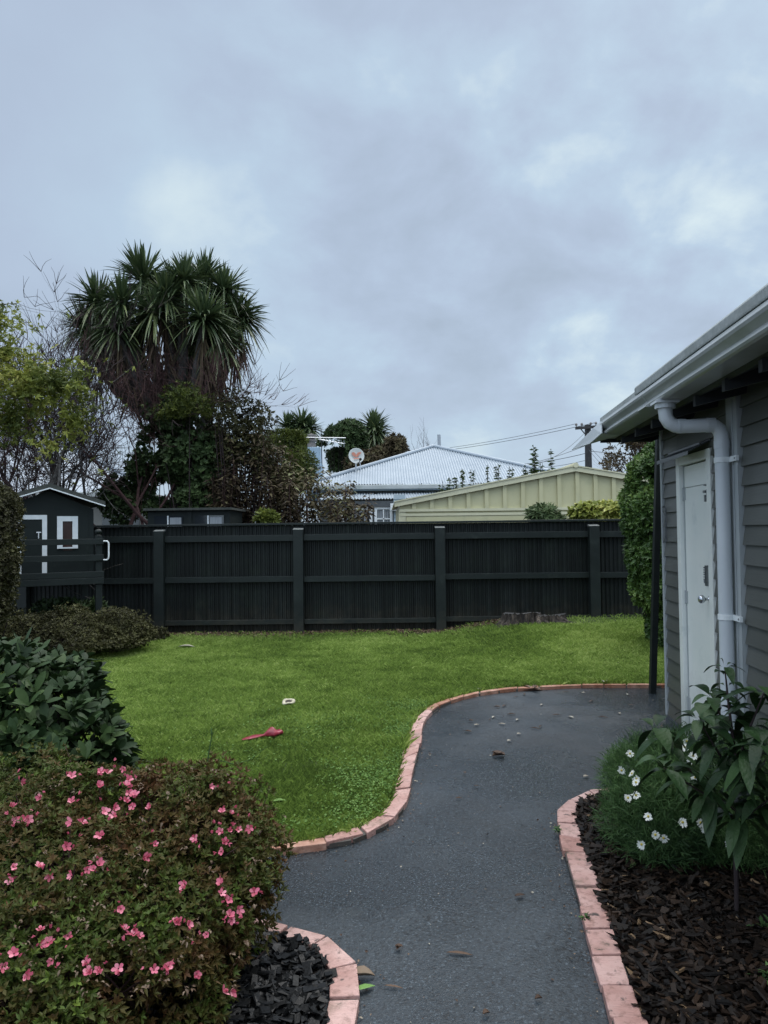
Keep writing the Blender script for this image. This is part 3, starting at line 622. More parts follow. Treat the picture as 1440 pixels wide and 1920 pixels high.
# small hood above the door
b = B(); b.hexa([(-.15,DY0-.04,2.118),(-.01,DY0-.04,2.19),(-.01,DY1+.12,2.19),(-.15,DY1+.12,2.118),(-.15,DY0-.04,2.124),(-.01,DY0-.04,2.198),(-.01,DY1+.12,2.198),(-.15,DY1+.12,2.124)])
b.box((-.154,DY0-.04,2.10),(-.1502,DY1+.12,2.126)); b.box((-.075,DY0-.035,2.168),(-.068,DY1+.1,2.182)); b.box((-.012,DY0-.05,2.19),(-.004,DY1+.13,2.235))
hb(b, 'door_hood', M['tin'])
b = B(); b.box((-.032,-.12,1.5),(-.022,-.10,1.78)); b.tube([(-.03,-.11,1.5),(-.05,-.11,1.5)],[.008,.008]); b.tube([(-.03,-.11,1.78),(-.05,-.11,1.78)],[.008,.008]); b.tube([(-.05,-.11,1.49),(-.05,-.11,1.79)],[.004,.004]); hb(b, 'wall_bracket', M['steel'])
# roof, gutter
E = -.44
gp = [(-.30,2.402),(E+.012,2.402),(E-.004,2.408),(E-.012,2.42),(E-.006,2.433),(E+.008,2.440),(E+.010,2.452),(E-.006,2.466),(E-.022,2.482),(E-.028,2.497),(E-.022,2.512),(E-.008,2.520),(E-.006,2.532),(E+.006,2.532),(E+.006,2.524),(-.30,2.524)]
for a_, c_ in ((-7.3,-1.20),(-1.196,.40)):
    b = B(); k_ = 0 if a_ < -2 else .002
    b.prism([(u-k_, v) for u, v in gp], (0,a_,0), (0,c_,0)); o = hb(b, 'gutter', M['gutter'], bevel=.0015)
b = B(); b.prism([(E-.034,2.40),(-.29,2.395),(-.29,2.41),(E-.026,2.412)], (0,-1.30,0),(0,-1.10,0)); hb(b, 'gutter_joiner', M['gutter'])
b = B(); b.prism([(E-.012,2.545),(E-.010,2.536),(.0,2.70),(2.4,3.5),(2.4,3.52),(.0,2.745),(E-.004,2.60),(E-.014,2.585)], (0,-7.3,0),(0,-.95,0)); b.prism([(E+.018,2.540),(.0,2.695),(2.4,3.49),(2.4,3.51),(.0,2.735),(E+.02,2.588)], (0,-.9495,0),(0,.42,0))
hb(b, 'roof', M['roofedge'], bevel=.003)
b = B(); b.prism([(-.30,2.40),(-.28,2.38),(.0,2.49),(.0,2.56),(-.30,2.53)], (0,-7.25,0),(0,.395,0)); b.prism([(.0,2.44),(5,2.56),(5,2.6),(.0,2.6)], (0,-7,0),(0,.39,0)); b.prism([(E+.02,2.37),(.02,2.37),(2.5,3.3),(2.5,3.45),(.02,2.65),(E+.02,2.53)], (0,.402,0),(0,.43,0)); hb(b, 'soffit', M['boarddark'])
for i in range(14):
    y = .15-.47*i
    b = B(); b.hexa([(-.30,y-.022,2.325),(.02,y-.022,2.40),(.02,y+.022,2.40),(-.30,y+.022,2.325),(-.30,y-.022,2.385),(.02,y-.022,2.50),(.02,y+.022,2.50),(-.30,y+.022,2.385)]); hb(b, 'rafter_end', M['rafter'])
# pointed flashing beyond the gutter end
A1, A2, A3, A4 = loc(1072,843,E-.02), loc(1128,789,E-.02), loc(1161,815,E+.12), loc(1105,832,E-.045)
mid_ = loc(1112,803,E-.035)
b = B(); th = np.array([.006, 0, -.004])
ring = [A1, mid_, A2, np.array([E+.05,.404,2.44]), A3, A4]; cc = loc(1128,812,E-.05)
V = ring+[cc]+[v+th for v in ring]+[cc+th]
b.ngon(V, [[i,(i+1)%6,6] for i in range(6)]+[[7+(i+1)%6,7+i,13] for i in range(6)]+[[i,7+i,7+(i+1)%6,(i+1)%6] for i in range(6)])
hb(b, 'pointed_flashing', M['pipew'])
# downpipe
pr = .043; PY = LY_(1357.5, -.08)
PO_ = LY_(1247, -.40, 770); print('PIPE', PY, PO_, DY0, DY1, CB0, CB1)
path = [(-.40,PO_,2.42),(-.40,PO_,2.35),(-.395,PO_,2.30),(-.375,PO_,2.265),(-.34,PO_,2.245),(-.30,PO_-.002,2.24),(-.16,PY,2.238),(-.12,PY,2.232),(-.095,PY,2.21),(-.082,PY,2.175),(-.08,PY,2.12),(-.08,PY,1.0),(-.08,PY,.0)]
b = B(); b.tube(path, pr, 20); dp = hb(b, 'downpipe', M['pipew'], smooth=True)
b = B(); b.lathe([(.044,-.0),(.062,.0),(.062,.05),(.05,.06)], (-.40,PO_,2.355), k=20); b.box((-.47,PO_-.07,2.385),(-.33,PO_+.07,2.401))
for p_, d_ in (((-.33,PO_,2.243),(1,0,0)),((-.17,PY,2.238),(1,0,0)),((-.08,PY,2.09),(0,0,1))): b.lathe([(.0435,0),(.0455,.001),(.0455,.05),(.0435,.051)], p_, d_, 20)
hb(b, 'pipe_joint', M['pipew'], dp, smooth=False)
for z in (2.02, 1.06):
    b = B(); b.lathe([(.0435,-.017),(.048,-.016),(.048,.016),(.0435,.017)], (-.08,PY,z), k=20); b.box((-.054,PY-.15,z-.016),(-.037,PY-.03,z+.016)); br = hb(b, 'pipe_bracket', M['white'], dp)
    b = B(); b.lathe([(0,0),(.006,0),(.006,.003),(0,.004)], (-.0545,PY-.13,z), (-1,0,0), 8); hb(b, 'screw', M['steel'], br)

# slim leaning post
pb, pt = G(1223.5,1300,.0), P(1236.5,805,7.1)
b = B(); b.bar(pb, pt, .058, .058, upd=(0,1,0)); o = b.build('slim_post', M['postg'], bevel=.003)
tag(o, 'slim dark green post leaning between path and house eaves', 'post')

# ================================================================== PLAYHOUSE
PO = (-3.92, 10.3, 0); PZ = math.atan2(.503, .864)
ph = thing('playhouse', 'dark green raised playhouse with white door trim and gabled roof', 'playhouse', PO, PZ)
def pbld(b, name, m, par=None, **k): return b.build(name, m, par or ph, local=True, **k)
X0, X1, AX, YF = -1.24, -.05, -.647, .45
b = B()
b.ngon([(X0,YF,1.0),(X1,YF,1.0),(X1,YF,1.99),(AX,YF,2.25),(X0,YF,1.99),(X0,1.35,1.0),(X1,1.35,1.0),(X1,1.35,1.99),(AX,1.35,2.25),(X0,1.35,1.99)], [[0,1,2,3,4],[9,8,7,6,5],[0,5,6,1],[1,6,7,2],[4,9,5,0]])
pbld(b, 'wall', M['play'])
b = B(); b.hexa([(X1-.06,YF-.008,1.0),(X1,YF-.008,1.0),(X1,YF-.001,1.0),(X1-.06,YF-.001,1.0),(X1-.06,YF-.008,1.97),(X1,YF-.008,1.95),(X1,YF-.001,1.95),(X1-.06,YF-.001,1.97)]); pbld(b, 'corner_trim', M['play'])
for sx in (-1, 1):
    xe_ = AX+sx*.73; b = B()
    s_ = .36; ze = 2.30-s_*.73*.98
    q = [(AX,.28,2.285),(xe_,.28,ze),(xe_,1.45,ze),(AX,1.45,2.285)]
    if sx < 0: q = [q[1], q[0], q[3], q[2]]
    b.hexa(q+[(v[0],v[1],v[2]+.055) for v in q]); pbld(b, 'roof', M['playroof'])
    b = B(); a = np.array([AX, .272, 2.272]); c = np.array([xe_, .272, ze-.013]); b.bar(a, c, .012, .016, upd=(0,0,1)); pbld(b, 'roof_trim', M['white'])
def pframe(xa, xb, za, zb, w, name, sides='lrt', botm=False):
    b = B(); y0, y1 = YF-.022, YF-.002
    if 'l' in sides: b.box((xa,y0,za),(xa+w,y1,zb))
    if 'r' in sides: b.box((xb-w,y0,za),(xb,y1,zb))
    b.box((xa+w*('l' in sides)+.0005,y0-.001,zb-w),(xb-w-.0005,y1,zb-.0005)); 
    if botm: b.box((xa,y0-.001,za-.02),(xb,y1,za))
    return b
dz = P(79, 966, 1)[2]
dr_ = B(); dr_.box((-1.03,YF-.012,1.02),(-.70,YF-.0025,1.84)); d_ = pbld(dr_, 'door', M['play'])
pbld(pframe(-1.05,-.665,1.02,1.905,.062,'f'), 'door_frame', M['white'], d_)
b = B(); b.tube([(-.775,YF-.015,1.66),(-.775,YF-.05,1.66),(-.775,YF-.05,1.58),(-.775,YF-.015,1.58)],[.007]*4); b.box((-.80,YF-.03,1.655),(-.74,YF-.022,1.67)); pbld(b, 'door_handle', M['white'], d_)
b = B(); b.box((-.455,YF-.006,1.40),(-.335,YF-.001,1.83)); w_ = pbld(b, 'window', M['redglass'])
pbld(pframe(-.535,-.262,1.45,1.888,.072,'w',botm=True), 'window_frame', M['white'], w_)
b = B(); b.box((-1.22,.02,1.03),(.0,.449,1.06)); 
for i in range(5): b.box((-1.22,.02+.088*i,1.0605),(.0,.10+.088*i,1.08))
b.box((-1.2,.45,.94),(-.03,1.35,.998)); pbld(b, 'deck_floor', M['fence_wood'])
for z0, z1, nm in ((.94,1.03,'deck_fascia'),(1.034,1.115,'rail'),(1.26,1.345,'rail'),(1.485,1.565,'rail')):
    b = B(); b.box((-1.20,-.03,z0),(.012,-.001 if nm=='rail' else .019,z1)); pbld(b, nm, M['fence_wood'], bevel=.004)
for x in (-1.13, -.05):
    b = B(); b.box((x-.04,.0,0),(x+.045,.085,1.60)); pp_ = pbld(b, 'post', M['fence_wood'], bevel=.004)
    b = B(); b.lathe([(.03,0),(.045,.004),(.045,.012),(.02,.018),(.018,.026),(.035,.036),(.046,.055),(.047,.068),(.038,.088),(.02,.099),(0,.102)], (x,.042,1.60), k=16); pbld(b, 'post_finial', M['fence_wood'], pp_, smooth=True)
for x in (-1.13, -.10):
    b = B(); b.box((x-.045,.9,0),(x+.045,.99,.94)); pbld(b, 'leg', M['fence_wood'])
b = B(); b.box((-.012,.086,1.26),(.010,.45,1.345)); b.box((-.012,.086,1.485),(.010,.45,1.565)); pbld(b, 'side_rail', M['fence_wood'])
b = B(); b.tube([(.005,-.03,1.53),(.05,-.045,1.53),(.068,-.05,1.51),(.072,-.05,1.48),(.072,-.05,1.32),(.068,-.05,1.29),(.05,-.045,1.27),(.005,-.03,1.27)], .011, 10); pbld(b, 'grab_handle', M['white'], smooth=True)

# ================================================================== THINGS BEYOND THE FENCE
def wquad(a, y, m=None): pass
# dark green cabin with two windows
c0, c1 = P(277,985,12.7), P(431,985,12.7)
cb = thing('garden_cabin', 'flat dark green cabin with two windows peeping over the fence', 'cabin', (c0[0], 12.7, 0))
zt = P(350,957,12.7)[2]
b = B(); b.box((c0[0],12.7,0),(c1[0],13.8,zt)); b.box((P(354,985,12.7)[0],12.675,0),(P(360,985,12.7)[0],12.699,zt-.001)); b.build('wall', M['play'], cb)
b = B(); b.box((c0[0]-.05,12.6,zt),(c1[0]+.05,13.9,zt+.04)); b.build('roof', M['playroof'], cb)
for a_, c_, mid in ((290,344,317),(366,420,392)):
    xa, xb, xm = P(a_,980,12.7)[0], P(c_,980,12.7)[0], P(mid,980,12.7)[0]; z0, z1 = 1.5, P(350,967,12.7)[2]
    b = B(); b.box((xa,12.68,z0),(xb,12.699,z1)); w = b.build('window', M['glass'], cb)
    b = B(); b.box((xm-.02,12.66,z0),(xm,12.679,z1)); b.build('window_bar', M['white'], w)
    b = B(); b.box((xm+.02,12.67,z0),(xb-.03,12.6795,z1-.03)); b.build('curtain', M['curtain'], w)

# cream garage
GY = 16.0
xl, xr, xa = P(750,950,GY)[0], P(1400,950,GY)[0], P(1077,874,GY)[0]
ze, za = P(750,943,GY)[2], P(1077,879,GY)[2]; zer = ze+.05
ga = thing('cream_garage', 'pale cream garage with battened gable showing above the fence', 'garage', (xl, GY, 0))
b = B(); b.ngon([(xl,GY,0),(xr,GY,0),(xr,GY,zer),(xa,GY,za),(xl,GY,ze),(xl,GY+6,0),(xr,GY+6,0),(xr,GY+6,zer),(xa,GY+6,za),(xl,GY+6,ze)], [[0,1,2,3,4],[9,8,7,6,5],[1,6,7,2],[4,9,5,0]])
b.build('wall', M['cream'], ga)
zb = P(900,955,GY)[2]
b = B()
x = xl+.30
while x < xr-.1:
    zt_ = ze+(za-ze)*(x-xl)/(xa-xl) if x < xa else za+(zer-za)*(x-xa)/(xr-xa)
    if zt_-.09 > zb: b = B(); b.box((x-.043,GY-.05,zb+.021),(x+.043,GY-.001,zt_-.06)); b.build('batten', M['cream'], ga)
    x += .393
b = B(); b.box((xl-.02,GY-.05,zb-.035),(xr,GY-.001,zb+.02)); b.box((xl,GY-.04,zb-.13),(xr,GY-.001,zb-.075)); b.box((xl-.03,GY-.03,0),(xl+.12,GY-.0205,zb-.036)); b.build('head_trim', M['creamtrim'], ga)
b = B()
for i in range(5): b.box((xl+.13,GY-.028,zb-.135-.27*(i+1)),(xr,GY-.002,zb-.14-.27*i))
b.build('garage_door', M['cream'], ga, bevel=.006)
for (p, q, nm) in (((xl-.12,ze-.03),(xa,za),'a'),((xa,za),(xr+.12,zer-.03),'b')):
    b = B(); b.hexa([(p[0],GY-.10,p[1]-.06),(q[0],GY-.10,q[1]-.06),(q[0],GY-.075,q[1]-.06),(p[0],GY-.075,p[1]-.06),(p[0],GY-.10,p[1]+.05),(q[0],GY-.10,q[1]+.05),(q[0],GY-.075,q[1]+.05),(p[0],GY-.075,p[1]+.05)]); b.build('barge_board', M['creamtrim'], ga)
    b = B(); b.hexa([(p[0],GY-.12,p[1]+.045),(q[0],GY-.12,q[1]+.045),(q[0],GY+6,q[1]+.045),(p[0],GY+6,p[1]+.045),(p[0],GY-.12,p[1]+.07),(q[0],GY-.12,q[1]+.07),(q[0],GY+6,q[1]+.07),(p[0],GY+6,p[1]+.07)]); b.build('roof', M['creamtrim'], ga)
b = B(); b.tube([(xa,GY-.13,za+.07),(xa,GY+6,za+.07)], .06, 8); b.build('ridge_cap', M['creamtrim'], ga)

# white roofed bungalow
BY = 26.0
eL, eR, ap = P(575,909,BY), P(1110,905,BY), P(813,838,30.5)
eR[2] = eL[2]
bu = thing('bungalow', 'bungalow with pale corrugated hip roof behind the cream garage', 'house', (eL[0], BY, 0))
def corr(b, xs, lo, hi, amp=.02, pitch=.095):
    """corrugated sheet: lo(x), hi(x) give lower and upper ends"""
    A = np.array([lo(x) for x in xs]); H = np.array([hi(x) for x in xs]); w = amp*np.cos(2*math.pi*xs/pitch)
    A[:, 2] += w; H[:, 2] += w; k = len(xs); b.add(np.concatenate([A, H]), [(i, i+1, i+1+k, i+k) for i in range(k-1)])
def hipz(x):
    t = (x-eL[0])/(ap[0]-eL[0]) if x < ap[0] else (eR[0]-x)/(eR[0]-ap[0]); t = max(t, 0)
    return np.array([x, BY+(ap[1]-BY)*t, eL[2]+(ap[2]-eL[2])*t])
xs = np.arange(eL[0], eR[0], .095/6)
b = B(); corr(b, xs, lambda x: np.array([x, BY-.1, eL[2]-.02]), hipz); rf = b.build('roof', M['zinc'], bu, smooth=True)
b = B(); bk = np.array([ap[0]+.3, 40, ap[2]])
b.ngon([eL, ap, bk, np.array([eL[0], 40, eL[2]])], [[0,1,2,3]]); b.ngon([eR, np.array([eR[0], 40, eR[2]]), bk, ap], [[0,1,2,3]]); b.build('roof_side', M['zinc'], bu)
b = B(); b.tube([eL+[0,0,.04], ap+[0,0,.04]], .07, 8); b.tube([ap+[0,0,.04], eR+[0,0,.04]], .07, 8); b.tube([ap+[0,0,.04], bk+[0,0,.04]], .07, 8); b.build('ridge_cap', M['zinc'], bu)
b = B(); b.box((eL[0],BY-.26,eL[2]-.20),(eR[0],BY-.101,eL[2]-.05)); b.build('gutter', M['gutter'], bu, bevel=.02)
wx0, wx1 = eL[0]+.5, eR[0]-.5
b = B(); b.box((wx0,BY+.35,0),(wx1,39.5,eL[2]-.1)); b.box((wx0,BY-.1,eL[2]-.24),(wx1,BY+.35,eL[2]-.2)); b.build('wall', M['bluewall'], bu)
vx0, vx1 = P(655,930,24.6)[0], P(1000,930,24.6)[0]
b = B(); xs = np.arange(vx0-1.0, vx1, .095/6); corr(b, xs, lambda x: np.array([x, 24.4, P(800,934,24.4)[2]]), lambda x: np.array([x, BY+.3, P(800,921,BY)[2]])); b.build('verandah_roof', M['zinc'], bu, smooth=True)
vz = P(800,937,24.5)[2]
b = B(); b.box((vx0-1,24.45,vz-.22),(P(742,940,24.5)[0],24.55,vz-.02)); b.box((vx0-1,24.6,0),(P(742,940,24.5)[0],24.7,vz-.22)); b.build('verandah_wall', M['tin'], bu)
b = B()
z = 0
while z < vz+.1: b.hexa([(P(738,950,24.4)[0],24.36,z),(P(760,950,24.4)[0],24.36,z),(P(760,950,24.4)[0],24.44,z),(P(738,950,24.4)[0],24.44,z),(P(738,950,24.4)[0],24.385,z+.15),(P(760,950,24.4)[0],24.385,z+.15),(P(760,950,24.4)[0],24.44,z+.15),(P(738,950,24.4)[0],24.44,z+.15)]); z += .15
b.build('weatherboards', M['bluewall'], bu)
for a_, c_, fw, cr in ((640,698,4,False),(702,736,5,True)):
    xa_, xb_ = P(a_,960,24.5)[0], P(c_,960,24.5)[0]; zt_ = P(700,950,24.5)[2]; w_ = .09
    b = B(); b.box((xa_+.05,24.55,1.2),(xb_-.05,24.59,zt_-.05)); w = b.build('window', M['glass'], bu)
    b = B(); b.box((xa_,24.49,1.2),(xa_+w_,24.548,zt_)); b.box((xb_-w_,24.49,1.2),(xb_,24.548,zt_)); b.box((xa_+w_,24.49,zt_-w_),(xb_-w_,24.547,zt_)); 
    if cr: b.box(((xa_+xb_)/2-.02,24.5,1.2),((xa_+xb_)/2+.02,24.546,zt_-w_)); zz_=P(700,973,24.5)[2]; b.box((xa_+w_,24.50,zz_-.02),(xb_-w_,24.545,zz_+.02))
    b.build('window_frame', M['white'], w)
    b = B(); 
    for i in range(5):
        u = xa_+.12+(xb_-xa_-.24)*i/5; b.box((u,24.542,1.2),(u+(xb_-xa_)*.09,24.5495,zt_-.12))
    b.build('curtain', M['curtain'], w)
b = B(); p = P(1110*0+742,951,24.3); b.box((p[0]-.18,24.2,p[2]-.12),(p[0]+.18,24.36,p[2]+.12)); b.build('rainwater_head', M['white'], bu, bevel=.02)
# chimney
CY = 27.5; p0, p1 = P(573,870,CY), P(600,838,CY)
b = B(); b.box((p0[0],CY,eL[2]-.3),(p1[0],CY+.7,p1[2])); b.hexa([(p0[0],CY-.02,eL[2]-.5),(p1[0]+.06,CY-.02,eL[2]-.5),(p1[0]+.06,CY+.75,eL[2]-.5),(p0[0],CY+.75,eL[2]-.5),(p0[0],CY-.02,p1[2]-.62),(p1[0]+.06,CY-.02,p1[2]-.62),(p1[0]+.06,CY+.75,p1[2]-.62),(p0[0],CY+.75,p1[2]-.62)]); ch = b.build('chimney', M['chimblue'], bu, bevel=.02)
pc = (P(584,830,CY+.35)); b = B(); b.lathe([(.17,0),(.15,.22),(.17,.24),(.2,.26),(.2,.30),(.13,.31),(.13,.34)], (pc[0],CY+.35,p1[2]), k=12); b.lathe([(.05,.34),(.17,.38),(.17,.5),(.05,.54)], (pc[0],CY+.35,p1[2]), k=12); b.build('chimney_pot', M['pot'], ch, smooth=False)
p = P(824,838,31); q = P(823,815,31); b = B(); b.tube([(p[0],31,p[2]-.3),(q[0],31,q[2])], .07, 8); b.build('vent_pipe', M['vent'], bu)
# dish
DY = 27.2; dc = P(668,855,DY); rr_ = .32*DY/27
dh = thing('satellite_dish', 'round pale satellite dish with a worn red mark on the bungalow roof', 'satellite dish', (dc[0], DY, dc[2]-.5))
ax = unit(np.array([.22, -1, .18])); b = B(); b.lathe([(0,.0),(.10,.006),(.2,.026),(.28,.055),(.295,.06),(.295,.052),(.28,.045),(.2,.016),(.1,-.004),(0,-.01)], dc-ax*.02, ax, 28); b.build('reflector', M['dish'], dh, smooth=True)
S_1 = unit(np.cross(ax, [0,0,1])); U_1 = np.cross(S_1, ax); S_1 = -S_1 if S_1[0] < 0 else S_1
b = B()
def mark(pts, off=.066): V = [dc+S_1*u+U_1*v+ax*(off-.04+ .75*(u*u+v*v)+.012) for u, v in pts]; b.ngon(V, [list(range(len(pts)))])
mark([(-.19,.10),(-.10,.13),(-.04,.10),(-.02,.02),(-.05,-.04),(-.14,.0)]); mark([(.19,.12),(.10,.14),(.03,.10),(-.018,.02),(-.045,-.04),(.02,-.06),(.10,.02)]); mark([(-.13,-.10),(-.04,-.09),(.10,-.08),(.09,-.12),(-.10,-.14)])
b.build('printed_mark', M['rust'], dh)
b = B(); f_ = dc+ax*.33+np.array([.1,0,-.2]); b.tube([dc+np.array([.02,0,-.27]), dc+ax*.2+np.array([.08,0,-.28]), f_], .018, 6); b.lathe([(.03,0),(.05,.02),(.05,.08),(.02,.1)], f_, -ax, 10); b.build('feed_arm', M['pole'], dh)
b = B(); b.tube([dc-ax*.05, dc-ax*.12+np.array([0,0,-.15]), (dc[0]-.02,DY+.15,hipz(dc[0])[2]-.05 if False else dc[2]-.55)], .03, 6); b.tube([(dc[0]+.12,DY+.1,dc[2]-.1),(dc[0]+.16,DY+.1,dc[2]-.55)], .015, 5); b.build('mount', M['alu'], dh)
# TV antenna
AY = 27.3; a0, a1 = P(558,820,AY), P(648,821,AY); am = P(600,822,AY)
an = thing('tv_antenna', 'thin aluminium television antenna fixed beside the blue chimney', 'antenna', (p1[0]+.05, AY, am[2]-1.2))
b = B(); b.tube([a0, a1], .016, 5); an2 = b.build('boom', M['alu'], an)
b = B(); b.tube([(p1[0]+.06,AY+.3,am[2]-1.0),(p1[0]+.06,AY+.05,am[2]+.35)], .018, 6); b.build('mast', M['pole'], an)
b = B(); c_, d_ = P(600,824,AY), P(645,832,AY+1.0); b.tube([c_, d_], .016, 5)
for i in range(9):
    t = i/8; q = c_*(1-t)+d_*t; hl = .12+.1*t; b.tube([q+[-.04,-hl,-.02],q+[.04,hl,.05]], .008, 4); b.tube([q+[0,0,-hl*.6],q+[0,0,hl*.6]], .006, 4)
b.build('director_arm', M['alu'], an)

# house behind the trees on the left
LY = 22.0
l0, l1 = P(-260,925,LY), P(292,925,LY); lz = P(150,922,LY)[2]
lh = thing('neighbour_house', 'beige house with pale blue-grey corrugated roof behind the bare trees', 'house', (l1[0], LY, 0))
b = B(); b.box((l0[0],LY+.4,0),(l1[0]-.3,32,lz-.05))
b.build('wall', M['beige'], lh)
b = B(); rx = P(112,832,26)
xs = np.arange(l0[0], l1[0], .095/4)
b2 = B(); corr(b2, xs, lambda x: np.array([x, LY, lz]), lambda x: np.array([min(x, max(rx[0], x-0)), LY+4.5*min(1, max(0,(l1[0]-x)/(l1[0]-rx[0]))), lz+(rx[2]-lz)*min(1, max(0, (l1[0]-x)/(l1[0]-rx[0])))])); b2.build('roof', M['zinc2'], lh, smooth=True)
b = B(); b.tube([(l1[0],LY,lz+.05),(rx[0],LY+4.5,rx[2]+.05),(l0[0],LY+4.5,rx[2]+.05)], .07, 6); b.build('ridge_cap', M['zinc'], lh)
b = B(); b.box((l0[0],LY-.15,lz-.17),(l1[0],LY-.005,lz-.02)); b.build('gutter', M['gutter'], lh, bevel=.02)
b = B(); 
for i, px in enumerate((205, 238)): 
    q = P(px,955,LY); b.box((q[0]-.35,LY+.36,1.0),(q[0]+.25,LY+.399,lz-.7))
b.build('window', M['glass'], lh)

# power pole with wires
UY = 34.0; pb_ = P(1104,900,UY); pt_ = P(1104,797,UY)
up_ = thing('power_pole', 'dark timber power pole with crossarm behind the cream garage', 'power pole', (pb_[0], UY, 0))
b = B(); b.tube([(pb_[0],UY,0),(pb_[0],UY,pt_[2])], [.20,.14], 10); b.build('pole', M['pole'], up_, smooth=False)
ca, cb_ = P(1079,803,UY-.2), P(1119,800,UY-.2); b = B(); b.bar(ca, cb_, .12, .12); b.bar((ca+cb_)/2+[-.3,0,0], np.array([pb_[0],UY-.2,ca[2]-.5]), .04, .04); arm = b.build('crossarm', M['pole'], up_)
for t in (.04, .3, .72, .96):
    q = ca*(1-t)+cb_*t; b = B(); b.lathe([(.02,0),(.02,.05),(.055,.06),(.06,.12),(.03,.16),(0,.17)], q+[0,0,.06], k=8); b.build('insulator', M['pot'], arm)
def wire(a, c, sag, r=.011):
    a = np.array(a, float); c = np.array(c, float); t = np.linspace(0, 1, 24)[:, None]; pts = a*(1-t)+c*t; pts[:, 2] -= (sag*4*t*(1-t))[:, 0]
    b = B(); b.tube(pts, r, 4, cap=False); b.build('wire', M['wire'], up_)
wire(ca+[0,0,.2], P(640,850,60), .5); wire(cb_+[0,0,.2], P(660,853,62), .5, .013)
wire((pb_[0],UY,pt_[2]-.9), P(940,880,29), .12); wire((pb_[0],UY,pt_[2]-.2), P(1000,872,29), .25)
wire((pb_[0]-.1,UY,pt_[2]-1.3), P(860,866,44), .35, .014); wire((pb_[0],UY,pt_[2]-1.6), P(930,872,50), .3)
wire((pb_[0],UY,pt_[2]-.9), P(1190,905,30), .2); wire((pb_[0],UY,pt_[2]-1.1), P(1170,910,28), .1); wire((pb_[0],UY,pt_[2]-1.2), P(1500,855,60), .3, .014)

# ================================================================== STUMP
sp0, sp1 = P(948,1150,11.2), P(1058,1150,11.2); sx = (sp0[0]+sp1[0])/2; sz = float(gh(sx, 11.2))
st = thing('tree_stump', 'low weathered twin tree stump with flat cut top by the dark fence', 'tree stump', (sx, 11.2, sz))
b = B(); tops = []
for cxo, rx_, ry_, h_, sd_ in ((-.21, .27, .20, .165, 3), (.20, .25, .19, .13, 9)):
    g = np.random.default_rng(sd_); k = 72; lv = (0, .1, .3, .6, .9, 1.0); ring = []
    ph_ = np.arange(k)*2*math.pi/k; ridge = .22*np.abs(np.sin(ph_*3.5+sd_))+.09*np.sin(ph_*13+1.3)+.06*g.normal(size=k)-.16
    for t in lv:
        fl = 1+.5*(1-t)**2.2; rr = fl*(1+ridge*(1.4-t*.7))
        ring.append(np.stack([sx+cxo+rx_*rr*np.cos(ph_), 11.2+ry_*rr*np.sin(ph_), sz-.03+(h_+.03)*t+.010*g.normal(size=k)*(t > .9)+.022*np.sin(ph_+sd_)*t], 1))
    V = np.concatenate(ring); V[:len(ring[0])*3, 2] += 0; F = [(i*k+j, i*k+(j+1) % k, (i+1)*k+(j+1) % k, (i+1)*k+j) for i in range(len(lv)-1) for j in range(k)]
    b.add(V, F); tops.append(ring[-1])
g = np.random.default_rng(19)
for (rx0, a_, L_r, r_r) in ((-.44,3.6,.20,.05),(-.34,4.3,.16,.045),(-.12,4.9,.15,.04),(.03,4.6,.22,.05),(.12,5.2,.20,.045),(.30,5.0,.22,.045),(.42,5.9,.26,.05),(.38,5.5,.22,.04)):
    p_ = np.array([sx+rx0*.75, 11.2-.12, sz+.10]); q_ = np.array([sx+rx0+math.cos(a_)*L_r, 11.2-.16+math.sin(a_)*L_r, sz-.02]); m_ = (p_*.45+q_*.55)+np.array([0,0,-.035])
    u = np.linspace(0, 1, 8)[:, None]; b.tube(p_*(1-u)**2+2*m_*u*(1-u)+q_*u*u+.006*g.normal(size=(8, 3)), np.linspace(r_r*1.1, r_r*.35, 8)*(1+.12*g.normal(size=8)), 8, cap=False)
b.build('trunk', M['stump'], st)
b = B()
for r_1 in tops:
    c = r_1.mean(0); r2 = r_1+[0,0,.004]; k = len(r_1); V = list(r2)+[c+[0,0,.006]]; b.ngon(V, [[i, (i+1) % k, k] for i in range(k)])
b.build('cut_top', M['stumptop'], st)

# ================================================================== SMALL THINGS ON LAWN AND PATH
# red rag
rb = G(470,1388,.04); re = G(523,1376,.05)
b = B(); d = re-rb; d[2] = 0; Lr = np.linalg.norm(d[:2]); ex = unit(d); ey = np.array([-ex[1], ex[0], 0]); o0 = rb-ex*.07; o0[2] = .052
L_ = np.linspace(0, 1, 26); wv = np.interp(L_, [0,.12,.3,.45,.53,.6,.72,.82,.86,.94,1], [.008,.028,.032,.022,.012,.03,.04,.03,.028,.03,.008]); hv = np.interp(L_, [0,.2,.45,.53,.6,.72,.82,.86,.94,1], [.004,.007,.012,.014,.03,.044,.026,.024,.028,.006])
V = []; k = 14; an_ = np.arange(k)*2*math.pi/k; g = np.random.default_rng(8)
for i, t in enumerate(L_):
    fold = 1+.16*np.sin(an_*3+t*14)+.06*g.normal(size=k)
    V.append(o0+ex*(t*.34)+ey*(.03*math.sin(t*5)-.03*t)[None] if False else o0+ex*(t*.34)+ey*(.02*math.sin(t*6))+ (np.cos(an_)*fold*wv[i])[:, None]*ey+(np.maximum(np.sin(an_), -.3)*fold*hv[i]+hv[i]*.4)[:, None]*np.array([0,0,1.]))
V = np.concatenate(V); b.add(V, [(i*k+j, i*k+(j+1) % k, (i+1)*k+(j+1) % k, (i+1)*k+j) for i in range(25) for j in range(k)])
b.ngon(V[-k:], [list(range(k))]); b.ngon(V[:k], [list(range(k))[::-1]])
tag(b.build('red_cloth', M['red'], smooth=True), 'crumpled red cloth with a flat tail lying on the lawn', 'cloth')
